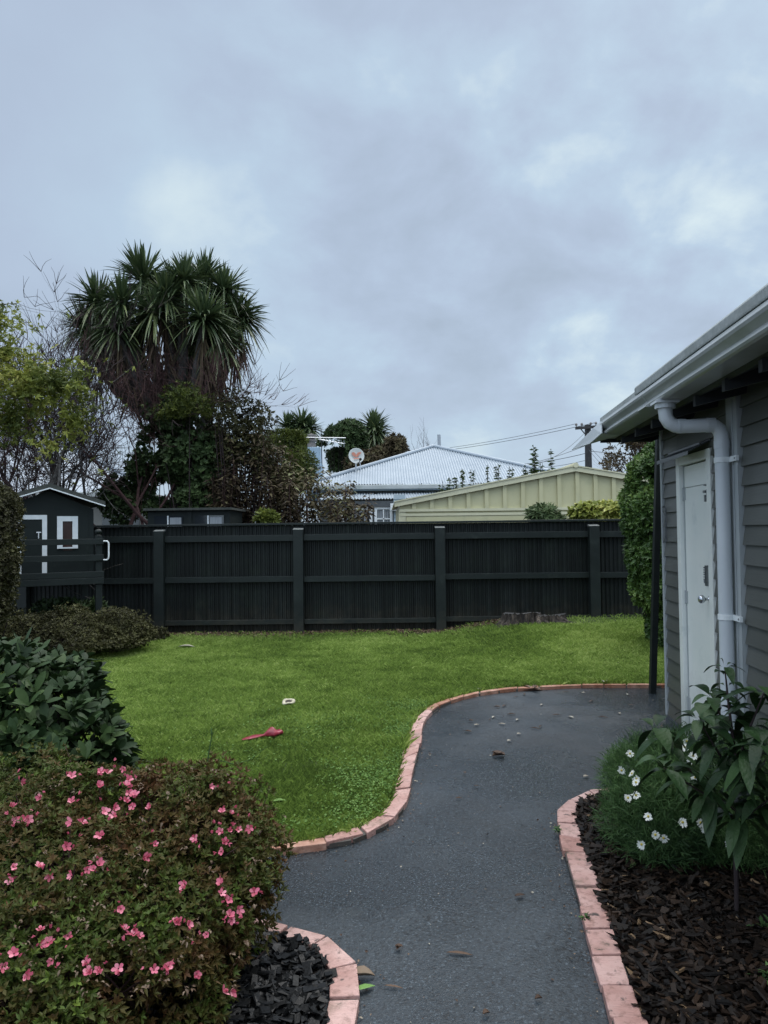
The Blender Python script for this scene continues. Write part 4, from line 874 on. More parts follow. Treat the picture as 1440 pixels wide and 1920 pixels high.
# pale shell
sc_ = G(541,1320,.05); sh = thing('pale_shell', 'pale shell with a dark hollow lying on the lawn', 'shell', (sc_[0], sc_[1], .035)); sh.rotation_euler = (.42, 0, 0); sh.location[2] += .022
g = np.random.default_rng(2); k = 22; ph_ = np.arange(k)*2*math.pi/k; ir = (1+.12*np.sin(ph_*2+.6)+.10*np.sin(ph_*3+2)+.05*g.normal(size=k))*.8
def ringp(r, z, zz=0): return np.stack([sc_[0]+r*ir*np.cos(ph_)*1.15, sc_[1]+r*ir*np.sin(ph_)*.95, .04+z+zz*np.sin(ph_*3)*.006+.0*ph_], 1)
b = B(); rs = [ringp(.035,0), ringp(.058,.010,1), ringp(.060,.018,1), ringp(.046,.024,1), ringp(.031,.018), ringp(.027,.008)]
b.add(np.concatenate(rs), [(i*k+j, i*k+(j+1) % k, (i+1)*k+(j+1) % k, (i+1)*k+j) for i in range(5) for j in range(k)]); b.build('rim', M['shellw'], sh, smooth=True)
b = B(); b.add(np.concatenate([ringp(.034,.0175), ringp(.018,.014), ringp(.002,.013)]), [(i*k+j, i*k+(j+1) % k, (i+1)*k+(j+1) % k, (i+1)*k+j) for i in range(2) for j in range(k)]); b.build('hollow', M['shelld'], sh, smooth=True)

def flat_leaf(px, py, L, W, ang, m, name, label, cat='leaf', z=.008, rnd=.5, curl=.25, group=None, lumps=False):
    p = G(px, py, z); b = B(); D = np.array([math.cos(ang), math.sin(ang), .06]); 
    strips(b, [p-D*L/2+[0,0,.006]], [D], [[0,0,1]], L, W, ts=(0,.15,.35,.6,.82,1), prof=(.1,.6,.95,1,.6,.04), fold=curl, droop=.1, rnd=rnd)
    if lumps:
        for a2 in (.9, -1.1, 2.2): strips(b, [p+[0,0,.01]], [[math.cos(ang+a2), math.sin(ang+a2), .35]], [[0,0,1]], L*.6, W*.8, fold=.3, droop=.2, rnd=rnd)
    o = b.build(name, m, smooth=True); s = o.modifiers.new('thickness', 'SOLIDIFY'); s.thickness = .0012
    return tag(o, label, cat, group)
flat_leaf(683,1855,.085,.026,.45,M['greenleaf'],'fallen_leaf','bright green pointed leaf beside the curved brick edging',z=.012)
flat_leaf(680,1831,.09,.045,.1,M['litter'],'fallen_leaf','curled brown leaf on the path beside the curved edging',rnd=.55,curl=.5,z=.012)
flat_leaf(862,1789,.10,.016,-.15,M['litter'],'fallen_leaf','long narrow grey-brown leaf lying in the near part of the path',rnd=.30,curl=.2)
flat_leaf(738,1852,.07,.010,-.2,M['litter'],'twig','short curved grey twig lying on the near asphalt',cat='twig',rnd=.35)
flat_leaf(912,1903,.028,.02,.4,M['litter'],'fallen_leaf','small dark curled leaf at the near end of the path',rnd=.12,curl=.5)
flat_leaf(1010,1875,.028,.018,.2,M['litter'],'fallen_leaf','black crumpled leaf lying near the right hand brick edging',rnd=.0,curl=.5)
flat_leaf(748,1780,.028,.02,.9,M['litter'],'fallen_leaf','dark and pale curled leaf pair on the path above the twig',rnd=.1,curl=.5,lumps=True)
flat_leaf(975,1681,.05,.02,.3,M['litter'],'fallen_leaf','small black leaf halfway along the path close to the right edging',rnd=.02)
flat_leaf(935,1417,.10,.05,.3,M['litter'],'fallen_leaf','crumpled dark brown leaf in the middle of the wide path',rnd=.05,curl=.5,lumps=True)
flat_leaf(524,1503,.085,.035,.3,M['clover'],'fallen_leaf','pale green leaf lying on the lawn near the azalea',z=.05,rnd=.9)
flat_leaf(350,1212,.22,.08,.1,M['litter'],'fallen_leaf','single pale leaf lying on the lawn near the fence corner',z=.06,rnd=1)
flat_leaf(1133,1277,.09,.06,1.2,M['litter'],'fallen_leaf','pale leaf where the lawn meets the far brick edging',z=.06,rnd=1,curl=.12)
flat_leaf(899,1292,.06,.03,.3,M['litter'],'fallen_leaf','pale yellowish leaf resting on the far curve of brick edging',z=.036,rnd=.95,curl=.1)
flat_leaf(998,1294,.22,.05,.05,M['litter'],'fallen_leaf','long reddish brown leaf on the far side of the asphalt',rnd=.3,curl=.35,lumps=True)
g = np.random.default_rng(77)
for (px, py) in ((1015,1322),(925,1345),(970,1350),(943,1358),(897,1360),(1094,1300),(1175,1303),(1070,1345),(1160,1338),(973,1377),(1147,1428),(955,1390),(1100,1457)):
    flat_leaf(px+g.normal()*1.5, py, .03+.05*g.random(), .018+.014*g.random(), g.random()*3, M['litter'], 'fallen_leaf', 'small pale leaf scrap scattered on the wide part of the path', rnd=.85+.15*g.random(), group='pale leaf scraps on the wide part of the path', curl=.2)
for (px, py) in ((931,1326),(945,1324),(968,1307),(983,1302),(878,1372),(920,1350),(1042,1341),(1182,1323),(1015,1363),(875,1450),(895,1475),(860,1498),(960,1340),(1110,1315),(1130,1345),(1060,1298),(885,1352),(1003,1366)):
    flat_leaf(px+g.normal()*1.5, py, .03+.07*g.random(), .008+.014*g.random(), g.random()*3, M['litter'], 'leaf_fragment', 'small dark leaf fragment scattered on the wide part of the path', cat='leaf', rnd=.1*g.random(), group='dark leaf fragments on the wide part of the path', curl=.4)

# ================================================================== PLANTS
UP = np.array([0, 0, 1.0])
def shrub(name, label, cat, base, blobs, n, k, L, W, mt, seed, shell=.35, lump=.2, lscale=4, spread=.9, upbias=.3, zmin=.02, gap=0, gscale=5, cl=(.5, 1.6), mode='diamond', stems=0, stemmat='twig', rb=.5, rgain=.9, leafname='foliage', dpt=.0, group=None, **kw):
    t = thing(name, label, cat, base, 0, group); g = np.random.default_rng(seed)
    Pp, Nn, De = blob_points(blobs, n, shell, lump, lscale, seed, zmin, gap, gscale)
    A = unit(Nn+UP*upbias+.35*g.normal(size=Nn.shape))
    r = rb+rgain*(vn(Pp+seed, cl[1])-.5)+.25*(vn(Pp, cl[1]*4)-.5)+.12*g.normal(size=len(Pp))
    b = B(); whorls(b, Pp, A, k, L, W, spread, r, mode, seed, **kw); fo = b.build(leafname, M[mt], t, smooth=(mode == 'strip'))
    if stems:
        b = B(); idx = g.choice(len(Pp), stems)
        bs = np.array(base)
        for i in idx:
            q = Pp[i]; s0 = bs+np.array([g.normal()*.08, g.normal()*.08, 0]); md = (s0+q)/2+g.normal(size=3)*.06*np.linalg.norm(q-s0)
            if name not in ('low_shrub',): md[2] -= .1*np.linalg.norm(q-s0)
            u = np.linspace(0, 1, 7)[:, None]; pts = s0*(1-u)**2+2*md*u*(1-u)+q*u*u; b.tube(pts, np.linspace(.008+.004*np.linalg.norm(q-s0), .0018, 7), 4, cap=False)
        b.build('stems', M[stemmat], t)
    return t
def bl(px, py, Y, rpx, rpy=None, ry=None):
    c = P(px, py, Y); return (c, (rpx/FPX*Y, (ry if ry is not None else rpx/FPX*Y), (rpy or rpx)/FPX*Y))

def bl_(px, py, Y, a, c): q = P(px, py, Y); return (q, (a/FPX*Y, .22, c/FPX*Y))
# ---- azalea in front
az_bl = [((-1.15,2.75,.30),(.62,.55,.36)),((-.79,2.62,.26),(.36,.42,.26)),((-.66,2.80,.42),(.28,.28,.20)),((-.86,3.05,.46),(.36,.30,.24)),((-1.5,2.9,.36),(.55,.5,.32)),((-1.02,2.35,.20),(.46,.35,.24)),((-.75,2.45,.16),(.26,.26,.18)),((-1.0,2.0,.12),(.30,.3,.22)),((-1.35,2.25,.22),(.5,.4,.28)),((-1.15,2.95,.52),(.34,.26,.16)),((-.58,2.62,.34),(.20,.2,.15)),((-.93,2.95,.44),(.40,.30,.235)),((-1.5,3.2,.40),(.5,.3,.24)),bl_(330,1497,2.95,75,55)]
az = thing('azalea_bush', 'spreading azalea bush with pink flowers and bronze green leaves in the near corner', 'azalea', (-1.1, 2.6, 0))
Pp, Nn, De = blob_points(az_bl, 23000, .42, .22, 5, 31, .03, .33, 8)
P2_, N2_, D2_ = blob_points([(c, tuple(.86*v for v in r_1)) for c, r_1 in az_bl], 7000, .95, .05, 5, 37, .04)
Pp = np.concatenate([Pp, P2_]); Nn = np.concatenate([Nn, N2_])
g = np.random.default_rng(32); A = unit(Nn*.8+UP*.5+.4*g.normal(size=Nn.shape))
topn = ss(.25, .75, Pp[:, 2])
r = .56+.55*(vn(Pp, 3.0)-.5)+.6*(vn(Pp, 9)-.5)+.13*g.normal(size=len(Pp))-.14*topn
b = B(); whorls(b, Pp, A, 5, .021, .0092, .85, r, 'strip', 33, ts=(0,.5,1), prof=(.2,1,.1), fold=.15, droop=.1)
b.build('foliage', M['azalea'], az)
b = B(); idx = g.choice(len(Pp), 420)
for i in idx:
    q = Pp[i]+A[i]*.01; s0 = np.array([-1.1+g.normal()*.15, 2.65+g.normal()*.12, 0]); md = (s0*.4+q*.6)-UP*.08+g.normal(size=3)*.05
    u = np.linspace(0, 1, 7)[:, None]; b.tube(s0*(1-u)**2+2*md*u*(1-u)+q*u*u, np.linspace(.009, .0014, 7), 4, cap=False)
b.build('stems', M['twigr'], az)
def flower(p, n_, s, name, par, m, npet=5, L=.024, W=.018, up=.75, rnd=None, petname=None, centre=None):
    g = np.random.default_rng(int(abs(p[0]*9999)+abs(p[2])*7777)); n_ = unit(n_); t = unit(np.cross(n_, g.normal(size=3))); u = np.cross(n_, t); b = B()
    for j in range(npet):
        a = 2*math.pi*j/npet+g.normal()*.12; d = t*math.cos(a)+u*math.sin(a); D = unit(d*math.sin(up)+n_*math.cos(up)); Nn_ = unit(n_*math.sin(up)-d*math.cos(up))
        strips(b, [p+d*.002], [D], [Nn_], L*s*(1+.12*g.normal()), W*s, ts=(0,.3,.6,.85,1), prof=(.25,.7,1,.8,.25), fold=.1, droop=.12, rnd=(rnd if rnd is not None else g.random())+.15*g.normal())
    o = b.build(name, m, par, smooth=True)
    if centre:
        b = B(); b.lathe([(0,.006),(.005,.005),(.006,.0),(.004,-.002)], p, n_, 8); b.build('flower_centre', M['petalc'], o, smooth=True)
    return o
def surf_hit(px, py, blobs, lift=.0):
    """first point of the blob union along the line of sight at a pixel"""
    d = ray(px, py); best = None
    for c, r_1 in blobs:
        rr = np.array(r_1 if np.ndim(r_1) else (r_1,)*3)*(1+lift); o = (O0-np.array(c))/rr; dd = d/rr
        A_, B_, C_ = dd@dd, 2*o@dd, o@o-1; q = B_*B_-4*A_*C_
        if q < 0: continue
        t = (-B_-math.sqrt(q))/(2*A_)
        if best is None or t < best[0]: p = O0+d*t; best = (t, p, unit((p-np.array(c))/rr**2))
    return best
def zc2(pts, sc, ox, oy): return [(ox+x/sc, oy+y/sc) for x, y in pts]
flz = zc2([(145,262),(95,440),(500,225),(700,195),(745,200),(850,172),(895,245),(870,290),(890,345),(930,360),(692,290),(275,370),(495,403),(725,468),(800,445),(780,495),(875,398),(912,440),(1020,450),(200,522),(160,530),(115,520),(495,545),(572,542),(1068,692),(990,780),(690,638),(460,712),(685,830),(645,862),(605,868),(275,850),(350,908),(495,912),(85,940),(105,850),(1218,1222),(858,1290),(935,1305),(970,1320),(845,1140),(470,1332),(270,1298),(270,1395),(320,1378),(90,1455),(362,1498),(175,1600),(597,1510),(615,1575),(685,1585),(680,1560),(815,1552),(1055,1562),(1153,1538),(10,1545)], 3.691, 0, 1400) \
    + zc2([(335,285),(415,460),(475,465),(408,585),(468,582),(525,575),(595,563),(240,628),(437,650),(410,715),(160,945),(398,942),(403,1008),(450,1050),(518,1112),(455,1150),(470,1175),(108,1192),(188,1213),(302,1272),(45,1500),(238,1528),(408,1658),(460,1648),(625,990)], 3.6, 300, 1400)
g = np.random.default_rng(6); fi = 0
for (px, py) in flz[:86]:
    h = surf_hit(px, py, az_bl, .05)
    if h is None: 
        continue
    n_ = unit(h[2]*.6+unit(O0-h[1])*.7+.35*g.normal(size=3)+UP*.15)
    flower(h[1]+h[2]*.012, n_, .62+.34*g.random(), 'flower', az, M['petalp'], L=.0205, W=.0135, up=.62+.35*g.random()); fi += 1
b = B()
for (px, py) in flz:
    for j in range(2):
        h = surf_hit(px+9*g.normal(), py+9*g.normal(), az_bl, .045)
        if h is None: continue
        D = unit(h[2]+.5*g.normal(size=3)); strips(b, [h[1]+h[2]*.012]*3, [unit(D+.25*g.normal(size=3)) for _ in range(3)], [g.normal(size=3) for _ in range(3)], .011+.006*g.random(), .006, fold=.4, rnd=.1+.5*g.random())
struct(b.build('buds', M['petalp'], az), 'stuff')
# withered blossoms
b = B()
for i in range(110):
    px, py = 10+520*g.random(), 1440+430*g.random(); h = surf_hit(px, py, az_bl, .04)
    if h is None: continue
    for j in range(4):
        strips(b, [h[1]+h[2]*.008+g.normal(size=3)*.006], [unit(g.normal(size=3)+h[2])], [UP+.3*g.normal(size=3)], .013, .007, fold=.3, droop=.4, rnd=.30+.25*g.random())
struct(b.build('withered_blossoms', M['litter'], az), 'stuff')

# ---- dark shrub with broad leaves
dk_bl = [bl(10,1345,4.3,170,120,.5), bl(95,1400,4.15,135,115,.45), bl(-60,1330,4.5,160,130,.6), bl(150,1440,4.0,85,95,.35), bl(60,1460,4.0,120,110,.4), bl(90,1310,4.6,85,70,.4), bl(-40,1470,3.9,140,120,.5)]
t = shrub('broadleaf_shrub', 'dense dark green shrub with broad upright leaves behind the pink azalea', 'shrub', (-2.2, 4.3, 0), dk_bl, 1500, 6, .098, .042, 'leafbig', 41, shell=.38, lump=.12, lscale=3, spread=.75, upbias=1.1, mode='strip', cl=(.5, 1.5), rb=.42, rgain=.8, stems=120, fold=.10, droop=.18, ts=(0,.12,.3,.5,.7,.88,1), prof=(.08,.42,.82,1,.92,.55,.06))
b = B(); p = G(68,1500,.0); s0 = P(68,1462,3.75); tp = P(62,1400,3.75); b.tube([s0-[0,0,.3], s0, tp], [.006,.005,.003], 5); b.build('pale_stem', M['leafyel'], t)
b = B(); 
for i in range(9):
    q = s0+(tp-s0)*(i/8); whorls(b, np.array([q]), np.array([UP]), 3, .05, .024, 1.0, np.array([.75]), 'strip', i)
b.build('pale_leaves', M['leafyel'], t)

# ---- low olive shrub
lw_bl = [bl(60,1190,9.6,100,36,.8), bl(150,1178,9.8,95,34,.7), bl(215,1180,10.0,62,34,.6), bl(-30,1200,9.2,110,40,.9), bl(235,1196,9.9,52,22,.5), bl(110,1205,9.4,130,24,.6), bl(0,1175,9.8,90,25,.7)]
shrub('low_shrub', 'low spreading olive shrub with tiny leaves in front of the playhouse', 'shrub', (-5.2,9.8,0), lw_bl, 15000, 5, .034, .018, 'lowshrub', 51, shell=.5, lump=.22, lscale=5, upbias=.7, rb=.5, rgain=.7, cl=(.5,2.2), stems=260, stemmat='twig')
shrub('small_shrub', 'small sparse grey green shrub at the foot of the dark fence', 'shrub', (-3.55,11.2,0), [bl(282,1192,11.1,30,14,.25), bl(262,1185,11.1,22,16,.25)], 1300, 4, .04, .018, 'lowshrub', 52, shell=.7, upbias=.8, rb=.45, rgain=.5, stems=30)
# weeds under the playhouse
shrub('weed_clump', 'dark weeds growing under the raised playhouse', 'weeds', (-4.6,10.3,0), [bl(120,1140,10.4,60,18,.3), bl(180,1140,10.6,16,18,.2)], 700, 4, .07, .03, 'leafdk', 53, shell=.8, upbias=.9, rb=.4, stems=10)

# ---- tall hedge at the left edge
lf_bl = [bl(-40,1000,8.2,75,100,.6), bl(-50,1090,8.0,72,80,.6), bl(-20,945,8.4,50,48,.5), bl(-90,960,8.4,90,70,.6), bl(-55,1150,7.9,65,60,.5), bl(-15,1060,8.0,44,60,.4)]
shrub('tall_shrub', 'tall small leaved shrub at the left edge beside the playhouse', 'shrub', (-4.6,8.2,0), lf_bl, 9500, 5, .038, .022, 'lowshrub', 61, shell=.4, lump=.18, lscale=4, upbias=.3, rb=.32, rgain=.6, cl=(.5,2.0), stems=60)

# ---- hedge beside the grey house
def hedge_c(px, py, Y, rx, rz): return bl(px, py, Y, rx, rz, .6)
hd_bl = [hedge_c(1238,900,9.6,52,56), hedge_c(1235,970,9.5,60,60), hedge_c(1239,1040,9.5,57,60), hedge_c(1251,1100,9.5,55,60), hedge_c(1265,1150,9.6,48,50), hedge_c(1253,860,9.8,36,40), hedge_c(1288,930,9.3,60,100), hedge_c(1293,1060,9.3,60,100), hedge_c(1208,985,9.8,26,40),
         hedge_c(1262,1178,9.6,40,40),hedge_c(1203,935,9.8,24,36)]
shrub('tall_hedge', 'tall glossy green hedge between the dark fence and grey house', 'hedge', (3.85,9.9,.1), hd_bl, 14500, 5, .062, .034, 'leafhedge', 71, shell=.32, lump=.14, lscale=3, upbias=.15, rb=.45, rgain=.8, cl=(.5,2.2), stems=90, zmin=.05, gap=.27, gscale=3)

# ---- white daisy bush
ds_bl = [((1.30,3.62,.17),(.24,.26,.20)),((1.46,3.60,.12),(.32,.20,.15)),((1.75,3.56,.12),(.3,.20,.15)),((1.38,3.72,.20),(.24,.24,.22)),((1.58,3.80,.28),(.30,.30,.26)),((1.78,3.6,.22),(.28,.3,.22)),((1.42,3.98,.30),(.22,.24,.20)),((1.50,3.62,.14),(.30,.18,.14)),((1.95,3.75,.3),(.3,.3,.26)),((1.28,3.92,.30),(.14,.18,.14))]
da = thing('daisy_bush', 'feathery green daisy bush with white flowers at the mulch bed corner', 'daisy bush', (1.55, 3.75, 0))
Pp, Nn, De = blob_points(ds_bl, 15000, .5, .15, 6, 81, .02)
g = np.random.default_rng(82); A = unit(Nn*.6+UP*.6+.4*g.normal(size=Nn.shape)); b = B(); r = .45+.8*(vn(Pp, 4)-.5)+.15*g.normal(size=len(Pp))
for k in range(5):
    D = unit(A+.55*g.normal(size=A.shape)); strips(b, Pp+A*.012*k, D, unit(UP+g.normal(size=A.shape)), .045, .0026, ts=(0,.5,1), prof=(.8,1,.2), fold=0, droop=.1, rnd=r)
b.build('foliage', M['fern'], da)
dzp = zc2([(265,882),(205,1010),(322,1060),(350,1085),(345,1130),(243,1252),(322,1232),(440,1410),(720,1455),(850,1450),(920,1520),(478,1552),(540,1568),(832,1070),(775,905),(805,900),(735,830),(755,750),(1118,1622),(432,765),(380,1628)], 4.5, 1120, 1220)
for i, (px, py) in enumerate(dzp):
    h = surf_hit(px, py, ds_bl, .10)
    if h is None:
        q = G(px, py, .12) if py < 1560 else G(px, py, .05); h = (0, q, unit(O0-q))
    n_ = unit(h[2]*.5+unit(O0-h[1])*.9+.3*g.normal(size=3)); s = .55 if i in (19,) else 1.0
    flower(h[1]+n_*.02, n_, s, 'flower', da, M['petalw'], npet=13, L=.0185, W=.0078, up=1.3, rnd=.75 if i not in (1,10,11,18,20) else .1, centre=True)

# ---- young tree with large drooping leaves
yt_b = G(1381,1722,.02)
yt = thing('young_tree', 'young tree with large drooping dark leaves in the bark mulch', 'young tree', tuple(yt_b))
YD = yt_b[1]; b = B(); g = np.random.default_rng(93)
def yp(px, py, dy=0): return P(px, py, YD+dy)
stem = [yt_b-[0,0,.03], yp(1381,1660), yp(1378,1580), yp(1384,1480), yp(1376,1400), yp(1366,1320), yp(1359,1252)]
b.tube(stem, [.010,.0095,.009,.008,.007,.005,.0025], 7)
brs = [([yp(1380,1520), yp(1330,1480,.05), yp(1280,1430,.1), yp(1228,1368,.1)], 0), ([yp(1380,1540), yp(1340,1500,-.1), yp(1290,1470,-.15), yp(1245,1440,-.2)], 0), ([yp(1379,1440), yp(1400,1380,-.05), yp(1420,1330,-.1), yp(1432,1300,-.12)], 0), ([yp(1378,1460), yp(1340,1400,-.1), yp(1310,1350,-.15)], 0), ([yp(1380,1500), yp(1420,1450,.1), yp(1455,1390,.15)], 0), ([yp(1380,1470), yp(1410,1430,-.2), yp(1430,1400,-.35)], 0), ([yp(1370,1370), yp(1350,1340,.1), yp(1335,1310,.15)], 0),([yp(1380,1560), yp(1400,1530,-.1), yp(1440,1500,-.15)], 0)]
for pts, _ in brs: b.tube(pts, np.linspace(.006, .0025, len(pts)), 6)
b.build('trunk', M['twig'], yt, smooth=True)
lf = B()
def leafset(p, n, Lr, seed, az0=0, el=.25, droop=.9):
    g = np.random.default_rng(seed)
    for j in range(n):
        a = az0+2.4*j+g.normal()*.3; e_ = el+g.normal()*.25; D = np.array([math.cos(a)*math.cos(e_), math.sin(a)*math.cos(e_), math.sin(e_)])
        L = Lr*(.8+.4*g.random()); strips(lf, [p+D*.012], [D], [UP-D*D[2]], L, L*.40, ts=(0,.06,.16,.3,.45,.6,.75,.88,.96,1), prof=(.05,.08,.45,.85,1,.98,.8,.45,.18,.02), fold=.13, droop=droop*(.7+.6*g.random()), rnd=g.random())
for i, pts in enumerate([stem[2:]]+[q for q, _ in brs]):
    pts = np.array(pts); m_ = 14 if i == 0 else 9
    for j in range(m_):
        t_ = .25+.75*j/(m_-1) if i else .12+.88*j/(m_-1); s = t_*(len(pts)-1); k = min(int(s), len(pts)-2); q = pts[k]*(1-s+k)+pts[k+1]*(s-k)
        leafset(q, 2, .115 if i else .125*(1.15-.55*t_), 100+i*17+j, az0=j*1.9, el=.35 if i else .3+.4*t_, droop=.85)
    leafset(pts[-1], 4 if i else 3, .14 if i else .08, 300+i, el=.5, droop=.7)
for j, (px, py, dy) in enumerate(((1290,1480,-.1),(1440,1470,-.2),(1335,1520,-.1),(1410,1500,-.2),(1385,1570,-.12),(1370,1480,-.2),(1395,1440,-.25),(1345,1440,-.2),(1425,1420,-.3))):
    leafset(yp(px, py-40, dy), 3, .115, 500+j, az0=j, el=-.1, droop=.7)
lf.build('leaves', M['leafplant'], yt, smooth=True)

# little weeds
def weed(px, py, s, label, seed, mt='fern', z=.03):
    p = G(px, py, z); t = thing('small_weed', label, 'weed', tuple(p)); g = np.random.default_rng(seed); b = B(); n = 26
    D = unit(np.stack([g.normal(size=n), g.normal(size=n), .3+g.random(n)], -1)); strips(b, np.repeat([p], n, 0)+g.normal(size=(n,3))*.006*s, D, np.repeat([UP], n, 0)+.2*g.normal(size=(n,3)), .035*s*(.6+.8*g.random(n)), .010*s, droop=.3, rnd=g.random(n)); b.build('leaves', M[mt], t)
weed(1098,1723,1.0,'tiny green weed beside a joint of the right brick edging',1)
weed(1046,1558,.9,'tiny weed at the outer side of the right edging near its bend',2)
weed(1438,1745,1.5,'green weed in the bark mulch at the right margin',3,'fern',.04)
weed(1440,1835,1.6,'larger leafy weed in the bark mulch by the right border, below another',4,'fern',.04)
# thin shoot behind azalea
p0_ = P(392,1440,3.1); t = thing('thin_shoot', 'thin bare green shoot rising above the azalea against the lawn', 'shoot', tuple(p0_*[1,1,0]))
b = B(); b.tube([p0_*[1,1,0], P(386,1460,3.1), P(390,1420,3.1), P(397,1380,3.1)], [.004,.004,.003,.0022], 5); b.tube([P(391,1420,3.1), P(410,1425,3.15), P(440,1433,3.2), P(468,1425,3.2), P(500,1400,3.2)], [.0018,.0015,.0012,.001,.0008], 4); b.build('stem', M['fern'], t)
b = B(); whorls(b, np.array([P(397,1381,3.1)]), np.array([UP]), 4, .025, .008, .4, np.array([.6]), 'strip', 4); b.build('bud', M['fern'], t)

# ---- cabbage trees
def cabbage(name, label, base, heads, forks, R_, nl, dead, seed, W=.05, trunk_r=.16):
    t = thing(name, label, 'cabbage tree', tuple(base)); g = np.random.default_rng(seed); b = B()
    for fk in forks:
        pts = np.array(fk); b.tube(pts, np.linspace(trunk_r, trunk_r*.5, len(pts)), 9, cap=False)
    b.build('trunk', M['bark'], t)
    cr = B(); dd = B()
    for i, (c, s) in enumerate(heads):
        c = np.array(c, float); n = nl; u = g.random(n)
        el = np.interp(u, [0,.35,.75,1], [1.45,.75,.1,-.75]); a = g.random(n)*2*math.pi
        D = np.stack([np.cos(el)*np.cos(a), np.cos(el)*np.sin(a), np.sin(el)], -1); L = R_*s*(.75+.4*g.random(n))*np.interp(u, [0,.2,1], [.8,1,.95])
        Nn = unit(UP-D*D[:, 2:]+1e-3*g.normal(size=D.shape)); Nn = unit(Nn+.25*g.normal(size=D.shape))
        strips(cr, c+D*.06*s+g.normal(size=D.shape)*.03*s, D, Nn, L, W*s, ts=(0,.25,.55,.8,1), prof=(.6,1,.9,.55,.05), fold=.15, droop=np.interp(u, [0,.4,1], [.03,.22,.55])*(.6+.8*g.random(n)), rnd=np.clip(.38+.3*g.normal(size=n)*.6+np.where(u > .9, .35, 0)+.1*(1-u), 0, 1))
        n = dead; a = g.random(n)*2*math.pi; el = -1.0-.45*g.random(n); D = np.stack([np.cos(el)*np.cos(a), np.cos(el)*np.sin(a), np.sin(el)], -1)
        z = g.random(n)*s*.9; strips(dd, c-UP*z[:, None]+D*.1, D, unit(g.normal(size=D.shape)), R_*s*(.6+.5*g.random(n)), W*s*.8, ts=(0,.3,.7,1), prof=(.8,1,.7,.1), fold=.2, droop=.2, rnd=g.random(n)**1.5+.25*(g.random(n) > .9))
    cr.build('crown', M['cord'], t); dd.build('dead_leaves', M['dead'], t)
    return t
TY = 16.0
hd = [(268,528,0,1.15),(330,545,.5,1.0),(383,530,.3,1.05),(420,550,0,1.0),(345,530,-.5,.9),(183,572,0,1.05),(228,572,-.5,1.0),(158,618,.2,.95),(382,600,-.8,1.1),(440,596,.2,1.1),(455,600,.4,.8),(310,560,-.6,1.0),(222,620,-.6,1.0),(412,640,-.4,1.05),(185,655,-.2,.95),(365,640,.3,.9),(290,590,-.7,.95),(250,650,.3,.9)]
heads = [(P(a, c, TY+dy), s) for a, c, dy, s in hd]
tb = P(335,960,TY); tb[2] = 0
fk = []
root_top = P(330,800,TY); 
for (h, s) in heads[:16]:
    md = (root_top+h)/2+np.array([0,0,-.25]); md[0] = root_top[0]*.35+h[0]*.65; fk.append([root_top-[0,0,.1], md, h-[0,0,.1]])
fk.append([tb, P(330,900,TY), root_top]); fk.append([P(350,960,TY)*[1,1,0], P(372,830,TY), P(400,740,TY), P(412,650,TY-.4)])
ct = cabbage('cabbage_tree', 'large many headed cabbage tree with sword leaves towering over the left garden', tb, heads, fk, .72, 230, 36, 201, .048, .16)
b = B(); g = np.random.default_rng(5)
q, nn_, dd_ = blob_points([bl(235,655,TY,55,70), bl(320,690,TY,60,75), bl(285,735,TY,60,45)], 480, .9, .1, 3, 4)
D = unit(np.stack([g.normal(size=len(q))*.3, g.normal(size=len(q))*.3, -1+0*q[:, 0]], -1)); strips(b, q, D, unit(g.normal(size=D.shape)), .6, .045, ts=(0,.4,1), prof=(.7,1,.1), fold=.2, rnd=.8*g.random(len(q))**1.4); b.build('hanging_dead_leaves', M['dead'], ct)
KY = 36.0
for (nm, px, py, s, label, hs, sd_) in (('a',560,803,1,'small cabbage tree with a rounded head behind the brown hedge plants',[(540,803,1.0),(566,798,1.1),(580,806,.95),(556,815,.9)],301),('b',703,803,1,'slender cabbage tree standing between the satellite dish and bare treetops',[(701,803,1.15),(707,815,1.05),(712,838,.95),(733,846,.85)],302)):
    bb_ = P(px,960,KY); bb_[2] = 0; hh_ = [(P(a, c, KY), s_) for a, c, s_ in hs]; cabbage('cabbage_tree', label, bb_, hh_, [[bb_, P(px-6,900,KY), hh_[i][0]] for i in range(len(hh_))], .92, 190, 90, sd_, .085, .13)

# ---- yellow green tree, left
def woody(base, d, L, r, depth, seed, kids=3, spread=.55, upb=.10, n0=1, shrink=.72, starts=None, wob=.13):
    g = np.random.default_rng(seed); b = B(); tips = []
    for i in range(n0): grow(b, np.array(base, float)+(0 if n0 == 1 else g.normal(size=3)*[.12,.12,0]), unit(np.array(d, float)+g.normal(size=3)*(0 if n0 == 1 else .35)), L, r, depth, g, tips, kids, spread, upb, shrink, 6, wob)
    return b, tips
t = thing('leafy_tree', 'yellow green leafy tree with open branches at the left edge', 'tree', (P(-60,960,12)[0], 12, 0))
b, tips = woody((P(-60,960,12)[0],12,0), (.12,-.05,1), 2.3, .09, 4, 401, 3, .6, .06, 3); b.build('trunk', M['bark'], t)
yb = [bl(10,660,12,70,75,.7), bl(60,720,12,62,60,.7), bl(20,790,12,75,60,.7), bl(110,720,11.8,52,50,.5), bl(140,790,12,32,40,.5), bl(150,700,12,26,30,.4), bl(-40,700,12,80,120,.7), bl(-10,600,12,32,42,.4), bl(70,850,12,62,40,.5), bl(170,745,12,20,32,.3)]
Pp, Nn, De = blob_points(yb, 2600, .9, .45, 2.2, 402, 0, .47, 2.0); g = np.random.default_rng(3)
tp = np.array([q[0] for q in tips if q[2] <= 1]); 
